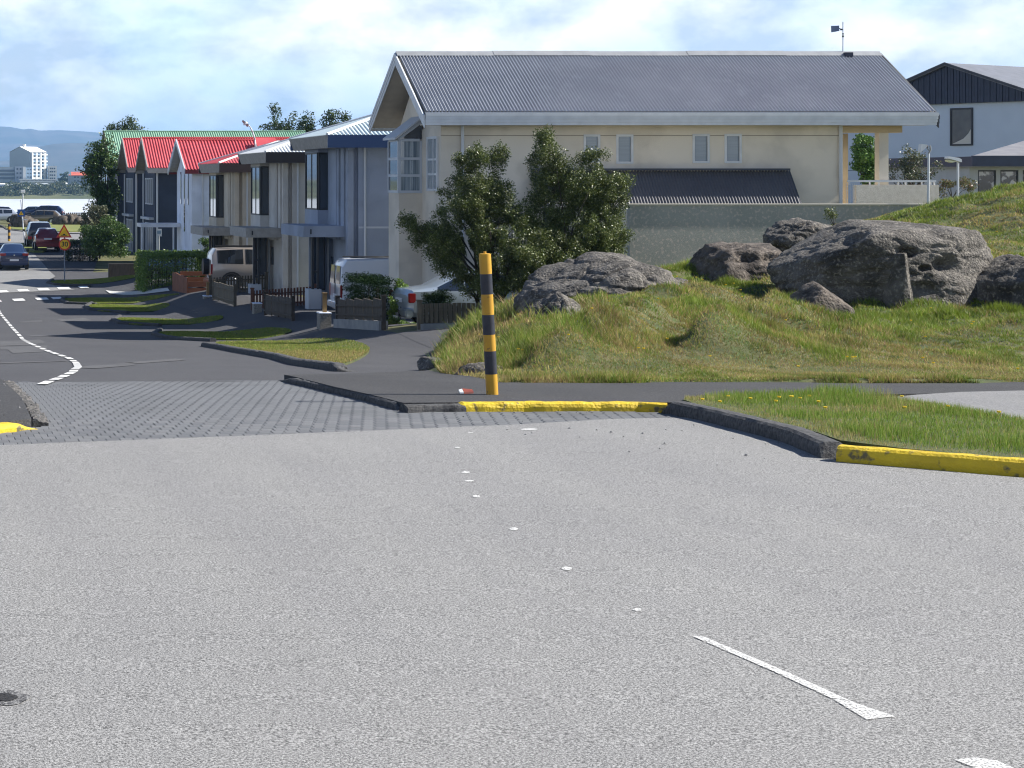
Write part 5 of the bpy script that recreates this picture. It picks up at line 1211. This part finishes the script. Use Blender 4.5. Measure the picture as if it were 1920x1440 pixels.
d1 = car('dark blue saloon car driving away at the left edge', P_navy, SEDAN, (5.17, 111.6, -5.15), R(90), (.85, 3.55), .31, [(2, 3), (3, 4), (4, 5), (5, 6)], [(2, 3, RW), (5, 6, WS)], lamps=(.82, .97, .06, .34), plate=(.52,))
MB().tube((-.03, 0, .86), (-.005, 0, .86), .045, n=12).build('emblem', M_chrome, d1, world=False)
MB().box(-.025, -.005, -.5, .5, .68, .70).build('trim_strip', M_chrome, d1, world=False)
car('dark red hatchback parked behind the speed-bump sign', P_red, HATCH, (8.14, 127.5, -4.62), R(90), (.65, 3.1), .30, [(2, 3), (3, 4), (4, 5)], [(1, 2, RW), (4, 5, WS)], lamps=(.82, 1.12, .05, .14), plate=(.74,))
car('black off-road car parked in front of the dark red hatchback', P_black, SUV, (8.0, 133.6, -4.66), R(90), (.85, 3.5), .37, [(2, 3), (3, 4), (4, 5)], [(1, 2, RW), (4, 5, WS)])
def side_car(lab, p, stt, u0, v, Y, rz, gs, gt, **k):
    q = P(u0, v, Y); return car(lab, p, stt, (q.x, Y, q.z), R(rz), (.8, 3.5) if stt is not HATCH else (.65, 3.1), .31, gs, gt, **k)
side_car('silver car at the left edge of the far parking row', P_sil2, ESTATE, 32, 417, 206, 184, [(2, 3), (3, 4), (4, 5)], [(1, 2, RW), (4, 5, WS)])
side_car('bronze estate car with a pale tail in the middle of the far parking row', P_bronze, ESTATE, 113, 420, 205, 166, [(2, 3), (3, 4), (4, 5)], [(1, 2, RW), (4, 5, WS)])
side_car('teal-grey car half hidden behind the blue sign', P_teal, HATCH, 88, 412, 216, 172, [(2, 3), (3, 4), (4, 5)], [(1, 2, RW), (4, 5, WS)])
side_car('dark blue estate car behind the bronze one, at the right end of the parking row', P_navy, ESTATE, 119, 410, 214, 168, [(2, 3), (3, 4), (4, 5)], [(1, 2, RW), (4, 5, WS)])
side_car('dark car behind the silver one in the far parking row', P_black, ESTATE, 25, 411, 222, 182, [(2, 3), (3, 4), (4, 5)], [(1, 2, RW), (4, 5, WS)])

# ================================================================ posts, signs, lamps
def striped(name, x, y, z, h, r, bands, lean, label):
    t = empty(name, (x, y, z), label=label, cat='bollard')
    my = mat('bollard_yellow', (.60, .33, .02), (.48, .25, .02), 5, .55, c3=(.16, .10, .03), s3=26, t3=(.66, .72)); mk = mat('bollard_black', (.014, .017, .03), (.03, .032, .045), 10, .5, c3=(.10, .10, .11), s3=30, t3=(.70, .75))
    k = 0
    for i, q in enumerate(bands):
        a = k*h; b = (k+q)*h; k += q
        MB().tube((lean*a, 0, a), (lean*b, 0, b), r, n=24, cap=False).build('band', my if i % 2 == 0 else mk, t, world=False, smooth=True)
    MB().tube((lean*h, 0, h-.002), (lean*h, 0, h+.004), r*.97, r*.8, n=20).tube((lean*h, 0, h), (lean*h, 0, h+.022), .014, n=8).build('cap', my, t, world=False)
    return t
zb_ = -float(H(5.17, 17.5))+.10
tot_h = (753-476)*17.5/F
bands_px = [134, 121, 120, 118, 98, 112, 115, 135, ]
bd = [182, 136, 97, 117, 120, 120, 118]; sb = sum(bd)
striped('bollard', P(924, 753, 17.5).x, 17.5, P(924, 753, 17.5).z-.03, tot_h+.03, .053, [q/sb for q in bd], -.053, 'tall yellow and black striped post at the corner of the sidewalk')
striped('bollard', P(17, 455, 147).x, 147, P(17, 455, 147).z, 1.45, .10, [.2, .17, .16, .17, .15, .15], 0, 'far yellow and black striped post on the grass tip by the blue sign')
def pole_sign(): pass
sp = empty('road_sign', P(121, 524, 100), label='yellow speed-bump triangle above a round yellow 30 sign on one post', cat='road sign')
MB().tube((0, 0, -.1), (0, 0, 2.75), .032, n=10).build('post', mat('galvanised', (.20, .23, .28), rough=.5, metal=.3), sp, world=False)
def tri(c, r, y, m, nm, par, th=.02):
    pts = [(c[0]+r*math.cos(R(90+120*i)), y, c[1]+r*math.sin(R(90+120*i))) for i in range(3)]
    return MB().prism(pts, (0, th, 0)).build(nm, m, par, world=False)
M_sred = mat('sign_red', (.60, .03, .02), rough=.4); M_syel = mat('sign_yellow', (.85, .50, .01), rough=.4); M_sblk = mat('sign_black', (.01, .01, .01), rough=.5)
tri((-.03, 2.42), .47, -.06, M_sred, 'triangle_plate', sp); tri((-.03, 2.42), .33, -.066, M_syel, 'triangle_face', sp, .004)
MB().prism([(-.19, -.071, 2.29), (.13, -.071, 2.29), (.13, -.071, 2.31), (.05, -.071, 2.32), (-.0, -.071, 2.38), (-.06, -.071, 2.38), (-.11, -.071, 2.32), (-.19, -.071, 2.31)], (0, .003, 0)).build('bump_symbol', M_sblk, sp, world=False)
MB().tube((.0, -.04, 1.83), (.0, -.06, 1.83), .31, n=32).build('round_plate', M_sred, sp, world=False)
MB().tube((.0, -.06, 1.83), (.0, -.066, 1.83), .24, n=32).build('round_face', M_syel, sp, world=False)
def text(s, size, loc, m, par, bold=.006):
    c = bpy.data.curves.new('numerals', 'FONT'); c.body = s; c.size = size; c.extrude = .001; c.offset = bold; c.align_x = 'CENTER'; c.align_y = 'CENTER'
    o = bpy.data.objects.new('t', c); COL.objects.link(o); bpy.context.view_layer.update()
    me = bpy.data.meshes.new_from_object(o); bpy.data.objects.remove(o); me.name = 'numerals'
    q = link(me, 'numerals', m); q.parent = par; q.location = loc; q.rotation_euler = (R(90), 0, 0); return q
text('30', .36, (0, -.070, 1.83), M_sblk, sp)
bs = empty('bus_stop_sign', P(298, 532, 93), label='thin post with a small white bus-stop plate in front of the bright green hedge', cat='sign')
MB().tube((0, 0, -.1), (0, 0, 2.66), .03, n=8).build('post', mat('post_pale', (.40, .42, .44), rough=.5), bs, world=False)
MB().box(-.13, .13, -.05, -.03, 2.30, 2.66).build('plate', M_trim, bs, world=False)
MB().box(-.09, .09, -.056, -.051, 2.42, 2.58).build('bus_symbol', mat('sign_grey_blue', (.2, .3, .4)), bs, world=False)
ws = empty('warning_sign', P(46, 454, 150), label='square blue sign with a yellow warning triangle on a leaning pole', cat='road sign')
MB().tube((0, 0, -.1), (-.28, 0, 3.3), .05, n=8).build('post', M_gutter, ws, world=False)
MB().box(-.62, -.02, -.08, -.05, 1.95, 2.55).build('plate', mat('sign_blue', (.02, .09, .30), rough=.4), ws, world=False) if False else MB().box(-.56, .02, -.10, -.07, 2.0, 2.56).build('plate', mat('sign_blue', (.02, .09, .30), rough=.4), ws, world=False)
tri((-.27, 2.23), .22, -.112, M_syel, 'triangle_symbol', ws)
MB().box(-.29, -.25, -.118, -.113, 2.17, 2.33).build('figure', M_sblk, ws, world=False)
MB().box(-.20, .22, -.08, -.05, 1.72, 1.80).build('small_plate', M_gutter, ws, world=False)
# lamp in front of the red roofs
ls = empty('street_lamp', P(481, 470, 92), label='curved street lamp standing against the red roofs', cat='street lamp')
q = 92/F
pp = [(0, 0, 0)]+[((u-481)*q, 0, (470-v)*q) for u, v in [(480, 285), (478, 262), (474, 248), (469, 238), (463, 232)]]
MB().path(pp, [.06, .045, .04, .035, .03, .03], 8).build('pole', M_gutter, ls, world=False, smooth=True)
MB().prism([((466-481)*q, -.09, (470-233)*q), ((455-481)*q, -.09, (470-225)*q), ((454-481)*q, -.09, (470-228)*q), ((464-481)*q, -.09, (470-238)*q)], (0, .18, 0)).build('lamp_head', mat('lamp_red_grey', (.25, .22, .22), rough=.4), ls, world=False)
MB().tube(((461-481)*q, 0, (470-233)*q), ((459-481)*q, 0, (470-230)*q), .12, .10, n=10).build('lamp_glass', M_trim, ls, world=False)
# far lamp by the water
lf = empty('street_lamp', P(42, 430, 210), label='thin street lamp in front of the water at the far left', cat='street lamp')
q = 210/F
MB().tube((0, 0, 0), (.05, 0, (430-362)*q), .09, .06, n=8).build('pole', M_gutter, lf, world=False)
MB().box(-.20, .30, -.15, .15, (430-362)*q, (430-356)*q).build('lamp_head', mat('lamp_white', (.85, .85, .85), rough=.4), lf, world=False, bevel=.05)
# lamps on the mound crest
l1 = empty('street_lamp', P(1740, 385, 46), label='thin pole with a tilted white floodlight in front of the terrace wall', cat='street lamp')
q = 46/F
MB().tube((0, 0, -.3), (.015, 0, (385-288)*q), .03, .026, n=8).build('pole', M_gutter, l1, world=False)
MB().path([(.015, 0, (385-288)*q), (.06, 0, (385-281)*q), (.05, 0, (385-273)*q)], .018, 6).tube((-.05, 0, (385-275)*q), (.02, 0, (385-282)*q), .012).build('bracket', M_greyf, l1, world=False)
MB().prism([(-.19, -.06, (385-270)*q), (-.07, -.06, (385-271)*q), (-.05, -.06, (385-275)*q), (-.20, -.06, (385-286)*q), (-.215, -.06, (385-283)*q)], (0, .12, 0)).build('floodlight', M_trim, l1, world=False)
MB().tube((-.05, 0, (385-273)*q), (-.01, 0, (385-276)*q), .03, n=8).build('lamp_knuckle', M_plast, l1, world=False)
l2 = empty('street_lamp', P(1796, 370, 47), label='short pole with a flat white lamp head pointing left, on the mound crest', cat='street lamp')
q = 47/F
MB().tube((0, 0, -.3), (0, 0, (370-303)*q), .028, n=8).build('pole', M_gutter, l2, world=False)
MB().prism([(-.29, -.09, (370-297)*q), (-.27, -.09, (370-293)*q), (-.02, -.09, (370-296)*q), (.05, -.09, (370-299)*q), (.05, -.09, (370-304)*q), (-.05, -.09, (370-302)*q)], (0, .18, 0)).build('lamp_head', mat('lamp_white', (.85, .85, .85)), l2, world=False)
MB().prism([(-.29, -.07, (370-299.5)*q), (-.07, -.07, (370-303)*q), (-.17, -.07, (370-305)*q), (-.27, -.07, (370-303)*q)], (0, .14, 0)).build('lamp_glass', mat('lamp_glass_yellow', (.75, .72, .45), rough=.2), l2, world=False)
# litter
p = P(877, 748, 17.6); lt = empty('litter', (p.x, p.y, -float(H(p.x, p.y))+.08), R(8), label='crumpled red and white packet lying on the sidewalk', cat='litter')
MB().prism([(-.05, -.03, .002), (.04, -.035, .004), (.05, .02, .02), (-.04, .03, .028)], (.004, .006, .016)).build('packet', mat('packet_red', (.26, .06, .03), (.18, .04, .03), 20, .5), lt, world=False)
MB().prism([(-.085, -.02, .004), (-.052, -.03, .004), (-.045, .025, .03), (-.08, .02, .022)], (.002, .004, .012)).build('packet_end', M_trim, lt, world=False)
p = P(1208, 718, 19.75); MB().prism([(p.x-.06, p.y, p.z), (p.x+.05, p.y-.02, p.z+.005), (p.x+.06, p.y+.03, p.z+.02), (p.x-.04, p.y+.04, p.z+.015)], (0, 0, .01)).build('litter', M_trim, label='scrap of white paper at the edge of the mown grass', cat='litter')

# ================================================================ far shore
Zw = -12.8
def far_noise(x, y): return vnoise(x, y, 21)
wm = MB().add([(-5000, 250, Zw), (5000, 250, Zw), (5000, 1405, Zw), (-5000, 1405, Zw)], [(0, 1, 2, 3)])
wm.build('water', mat('sea_water', (.60, .64, .68), (.75, .78, .80), .5, .30, .4, 1.2, stretch=(.3, 1, 1), spec=1.0), kind='structure')  # near-white base colour stands in for glitter and sky reflection
xs = np.arange(-3000, 4001, 50.0); ys = np.array([1398, 1402, 1410, 1440, 1500, 1600, 1700, 2500, 4500, 8000, 12000.0])
gx, gy = np.meshgrid(xs, ys); gz = np.interp(gy, [1398, 1402, 1410, 1440, 1500, 1600, 1700, 2500, 4500, 8000, 12000], [-14, -12, -11, -9.5, -7, -3, 0, -2, -6, -10, -10])+2*vnoise(gx/200, gy/120)
V = np.stack([gx.ravel(), gy.ravel(), gz.ravel()], 1); ny, nx = gx.shape; idx = np.arange(nx*ny).reshape(ny, nx)
link(arr_mesh('far_shore', V, np.stack([idx[:-1, :-1].ravel(), idx[:-1, 1:].ravel(), idx[1:, 1:].ravel(), idx[1:, :-1].ravel()], 1)), 'far_shore', mat('far_land', (.05, .07, .03), (.12, .13, .06), .02, 1), kind='structure')
def hill(name, pts, Y, base, depth, m):
    """ridge from its skyline (u, v), given real depth behind"""
    us = np.array([p[0] for p in pts], float); vs_ = np.array([p[1] for p in pts], float)
    u = np.arange(us.min(), us.max(), 6.0); v = np.interp(u, us, vs_); x = (u-U0)*Y/F; top = -(v-V0)*Y/F
    rows = []; t = np.linspace(0, 1, 26)
    for k in t:
        y = Y-depth*(1-k); pr = k**1.15
        z = base+(top-base)*pr+ (40*np.abs(vnoise(x/260, np.full_like(x, y/420), 3)-.5)*2-14)*(1-k)*k*4
        rows.append(np.stack([x*1.0, np.full_like(x, y), z], 1))
    for k in (.5, 1): rows.append(np.stack([x, np.full_like(x, Y+depth*k), base+(top-base)*(1-k)], 1))
    g = np.array(rows); ny, nx = g.shape[:2]; idx = np.arange(nx*ny).reshape(ny, nx)
    me = arr_mesh(name, g.reshape(-1, 3), np.stack([idx[:-1, :-1].ravel(), idx[:-1, 1:].ravel(), idx[1:, 1:].ravel(), idx[1:, :-1].ravel()], 1)); me.polygons.foreach_set('use_smooth', [True]*len(me.polygons))
    return link(me, name, m, kind='structure')
M_hill = mat('moor', (.04, .055, .045), (.13, .115, .10), .0035, 1, detail=7)
hill('mountain', [(-3000, 300), (-1500, 262), (-700, 250), (-300, 244), (-60, 238), (0, 237), (20, 238), (45, 243), (55, 241), (75, 245), (110, 244), (150, 246), (195, 249), (400, 262), (900, 290), (2200, 320), (5000, 330)], 11000, -10, 3200, M_hill)
hill('foothill', [(-3000, 320), (-400, 330), (20, 300), (75, 275), (100, 270), (130, 268), (190, 269), (400, 280), (1200, 318), (2600, 334)], 7000, -10, 1500, M_hill)
# tree belt along the far shore: one mass of far-off wood
cs = []; rs = []
for _ in range(900):
    u = random.uniform(-260, 420); Y = random.uniform(1404, 1470); base = -12+(Y-1404)*.06
    cs.append(((u-U0)*Y/F, Y, base+random.uniform(1, 7.5)*(.7+.5*float(vnoise(np.array(u*.04), np.array(0.)))))); rs.append(random.uniform(1.6, 3.2))
V, Fc, C = leaves(cs, rs, 60000, 1.3, [(.03, .05, .02), (.085, .11, .035), (.16, .15, .06)])
link(arr_mesh('shore_wood', V, Fc, np.clip(C, 0, 1)), 'shore_wood', M_leaf, kind='stuff')
for (u, v, ru, rv, Y, lab) in [(122, 338, 14, 14, 1600, 'dark clump of trees between the tower block and the red-roofed building'), (50, 352, 8, 8, 1500, 'small dark tree among the white houses across the water')]:
    plant('tree', tuple(P(u, v+rv, Y)), [lob(u, v, Y, ru, rv), lob(u+ru*.7, v+4, Y, ru*.7, rv*.7)], 30, 1.6, 5000, 1.1, FAR, lab, 'tree', trunk=.4, limbs=6)
# tower block
M_tw = mat('tower_white', (.72, .72, .70), rough=.8); M_tg = mat('tower_grey', (.40, .44, .46), rough=.9); M_tb = mat('tower_balcony', (.30, .42, .55), rough=.6); M_td = mat('tower_window', (.06, .08, .11), rough=.2)
def bx(par, nm, m, u0, u1, v0, v1, Y, depth, **k):
    a = P(u0, v1, Y); b_ = P(u1, v0, Y); return MB().box(a.x, b_.x, Y, Y+depth, a.z, b_.z).build(nm, m, par, **k)
tb = empty('tower_block', P(57, 340, 1640), label='tall white tower block with balconies across the water', cat='tower block')
YT = 1640; q = YT/F
c0 = P(57, 340, YT)
# rotated body: corner nearest the eye at u 57, blank wall to the left, balcony wall to the right
a = R(40); dl = Vector((-math.cos(a), math.sin(a), 0)); dr = Vector((math.sin(a)*1.0, math.cos(a), 0))
Ll = 37*q/math.cos(a)*1.02; Lr = 31*q/math.sin(a)*1.08; z0 = P(57, 342, YT).z; zr = P(57, 285, YT).z; zp = P(40, 275, YT).z
A = Vector((c0.x, YT, 0)); B = A+dl*Ll; C_ = B+dr*Lr; D_2 = A+dr*Lr; Mid = A+dl*Ll*.5; Mid2 = Mid+dr*Lr
def at(p, z): return (p.x, p.y, z)
MB().add([at(A, z0), at(B, z0), at(B, zr), at(Mid, zp), at(A, zr), at(D_2, z0), at(C_, z0), at(C_, zr), at(Mid2, zp), at(D_2, zr)],
         [(0, 4, 3, 2, 1), (5, 6, 7, 8, 9), (1, 2, 7, 6), (0, 5, 9, 4)]).build('wall', M_tg, tb)
MB().add([at(A-dr*.6, zr+.2), at(D_2, zr+.2), at(Mid2, zp+.3), at(Mid-dr*.6, zp+.3), at(B-dr*.6, zr+.2), at(C_, zr+.2)], [(0, 1, 2, 3), (3, 2, 5, 4)]).build('roof', M_tw, tb)
MB().tube(at(A+dl*Ll*.5+dr*6, zp-1), at(A+dl*Ll*.5+dr*6, zp+2.2), 1.6, n=6).build('roof_stair_head', M_tw, tb)
nrm = Vector((dr.y, -dr.x, 0)).normalized()
for k, t in enumerate((.02, .27, .52, .76)):
    p0 = A+dr*(Lr*t); p1 = A+dr*(Lr*(t+.07)); w = MB()
    w.add([at(p0, z0), at(p1, z0), at(p1, zr-.3), at(p0, zr-.3), at(p0+nrm*1.6, z0), at(p1+nrm*1.6, z0), at(p1+nrm*1.6, zr-.3), at(p0+nrm*1.6, zr-.3)], [(4, 5, 6, 7), (0, 4, 7, 3), (1, 2, 6, 5), (3, 7, 6, 2)])
    w.build('wall_fin', M_tw, tb)
nfl = 9
for fl_ in range(nfl):
    za_ = z0+(zr-z0)*fl_/nfl
    for t in (.10, .35, .60, .83):
        p0 = A+dr*(Lr*t); p1 = A+dr*(Lr*(t+.14)); o = nrm*1.3
        MB().add([at(p0+o, za_+.3), at(p1+o, za_+.3), at(p1+o, za_+1.4), at(p0+o, za_+1.4), at(p0, za_+.3), at(p1, za_+.3), at(p1, za_+1.4), at(p0, za_+1.4)], [(0, 1, 2, 3), (0, 3, 7, 4), (1, 5, 6, 2), (3, 2, 6, 7), (0, 4, 5, 1)]).build('balcony', M_tb if (fl_+int(t*10)) % 2 else M_tw, tb)
        MB().add([at(p0+nrm*.05, za_+1.45), at(p1+nrm*.05, za_+1.45), at(p1+nrm*.05, za_+2.9), at(p0+nrm*.05, za_+2.9)], [(0, 1, 2, 3)]).build('window', M_td, tb)
lw_ = empty('office_building', P(20, 340, 1600), label='long low grey office wing left of the tower block', cat='office building')
bx(lw_, 'wall', M_tg, -60, 28, 313, 342, 1600, 14)
for v0, v1 in ((318, 322), (325, 329), (332, 336)): bx(lw_, 'window_band', M_td, -60, 27, v0, v1, 1599.6, .3)
bx(lw_, 'wall', mat('far_blue_grey', (.36, .40, .46)), 28, 43, 312, 343, 1597, 16); bx(lw_, 'end_wall', M_tw, 43, 48.5, 312.5, 338, 1595, 14)
for u in (31, 37):
    for v in (315, 323, 331): bx(lw_, 'window', M_td, u, u+3.2, v, v+3.5, 1596.6, .3)
bx(lw_, 'wall', M_tb, 49, 60, 314, 336, 1600, 10)
for u in (51, 56):
    for v in (317, 324, 331): bx(lw_, 'window', M_td, u, u+2.6, v, v+2, 1599.6, .3)
aw = empty('apartment_block', P(100, 338, 1650), label='small white block with balconies right of the tower', cat='apartment block')
bx(aw, 'wall', M_tw, 91.5, 106.5, 311, 338, 1650, 12)
for v in (314.5, 320.5, 327, 333):
    for u in (93.5, 97, 101): bx(aw, 'window', M_td, u, u+2.6, v, v+2.6, 1649.6, .3)
pw_ = empty('pavilion', P(75, 340, 1580), label='long white flat-roofed hall at the foot of the tower block', cat='hall')
bx(pw_, 'wall', M_tg, 38, 106, 337, 346, 1580, 10); bx(pw_, 'roof', M_tw, 36, 109, 336, 338, 1578.6, 13); bx(pw_, 'roof', M_tw, 38, 109.5, 339.6, 342, 1578, 4)
for i in range(8): bx(pw_, 'window', M_td, 41+i*8, 47+i*8, 338.2, 339.4, 1579.5, .3)
rr_ = empty('red_roofed_building', P(150, 350, 1560), label='grey building with a long red roof across the water', cat='building')
bx(rr_, 'wall', mat('far_grey_wall', (.33, .38, .42), rough=.9), 131, 178, 328, 356, 1560, 18)
a = P(131, 328.5, 1558); b_ = P(180, 322, 1558)
MB().prism([(a.x-1, 1558, a.z), (b_.x, 1558, a.z), (b_.x-1, 1567, b_.z), (a.x+1.5, 1567, b_.z)], (0, 0, -.4)).build('roof', mat('far_red_roof', (.62, .13, .07), rough=.7), rr_)
bx(rr_, 'gable_wall', M_tw, 130.6, 133.5, 323, 329, 1557.5, .5)
for u in (142, 147): bx(rr_, 'chimney', M_tw, u, u+1.3, 319.8, 324, 1563, 1)
for u in (139, 145, 152, 160):
    for v in (331, 338): bx(rr_, 'window', M_td, u, u+3, v, v+2.5, 1559.6, .3)
for (u0, u1, v0, v1, Y, mm, rf, lab) in [(-8, 9, 344, 354, 1500, M_wpl, M_tw, 'pale house at the far left edge across the water'), (15, 44, 346, 356, 1490, M_tg, M_tg, 'long grey-roofed house with a white gable'), (49, 54, 347, 355, 1480, M_tw, M_tw, 'tiny white gable beside the small dark tree'),
                                         (67, 90, 344, 358, 1485, mat('far_blue_house', (.42, .52, .66)), M_tg, 'blue house with a wide dark window'), (91, 104, 346, 356, 1485, M_tw, M_tg, 'white-gabled house next to the blue one'),  # wall in one even blue
                                         (117, 126, 343, 357, 1490, M_tw, M_tw, 'narrow bright white house right of the others'), (150, 162, 358, 361, 1440, M_tw, M_tw, 'small white shed close to the far shoreline')]:
    h = empty('house', P((u0+u1)/2, v1, Y), label=lab, cat='house'); bx(h, 'wall', mm, u0, u1, v0+2, v1, Y, 9)
    a = P(u0, v0+2.2, Y-.6); b_ = P(u1, v0, Y-.6)
    MB().prism([(a.x-.4, Y-.6, a.z), (b_.x+.4, Y-.6, a.z), (b_.x+.4, Y+4.5, b_.z), (a.x-.4, Y+4.5, b_.z)], (0, 0, .25)).build('roof', rf, h)
    if u1-u0 > 8:
        bx(h, 'end_wall', M_tw, u0, u0+(u1-u0)*.14, v0+3, v1, Y-.5, .4)  # white strip at the left end of the front
        bx(h, 'window', M_td, u0+(u1-u0)*.35, u0+(u1-u0)*.7, v0+5, v0+8, Y-.3, .2)
# air between here and the mountains
hz = MB().box(-9000, 17000, -60, 14300, -16.5, 330).mesh('haze')
hm = bpy.data.materials.new('haze'); hm.use_nodes = True; hm.node_tree.nodes.clear()
vo = hm.node_tree.nodes.new('ShaderNodeOutputMaterial'); pvn = hm.node_tree.nodes.new('ShaderNodeVolumePrincipled')
pvn.inputs['Color'].default_value = (.32, .60, 1.0, 1); pvn.inputs['Density'].default_value = 9.5e-5; pvn.inputs['Anisotropy'].default_value = 0.1
hm.node_tree.links.new(pvn.outputs[0], vo.inputs['Volume'])
link(hz, 'haze', hm, kind='stuff')

# ---- families of alike things
GROUPS = {
 'boulders on the grassy mound': lambda o: o.get('category') == 'boulder' and o.location.y < 60,
 'rocks on the far grass strip': lambda o: o.get('category') == 'boulder' and o.location.y > 100,
 'houses of the hipped terrace': lambda o: 'terrace house with' in o.get('label', ''),
 'gabled houses at the end of the street': lambda o: 'gable roof' in o.get('label', '') and o.get('category') == 'house',
 'small houses across the water': lambda o: o.get('category') == 'house' and o.location.y > 1000,
 'front garden fences': lambda o: o.get('category') == 'fence' and o.location.y < 100,
 'street lamps': lambda o: o.get('category') == 'street lamp',
 'striped posts': lambda o: o.get('category') == 'bollard',
 'cars parked in the far row': lambda o: o.get('category') == 'car' and o.location.y > 180,
 'treetops over the roofs': lambda o: o.get('category') == 'tree' and 'treetop' in o.get('label', ''),
 'kerb blocks at the garden gates': lambda o: o.get('category') == 'block',
 'willow bushes in front of the beige house': lambda o: o.name.startswith('willow_bush'),
}
for o in S.objects:
    if o.parent is None and o.get('label'):
        for g, f in GROUPS.items():
            if f(o): o['group'] = g; break
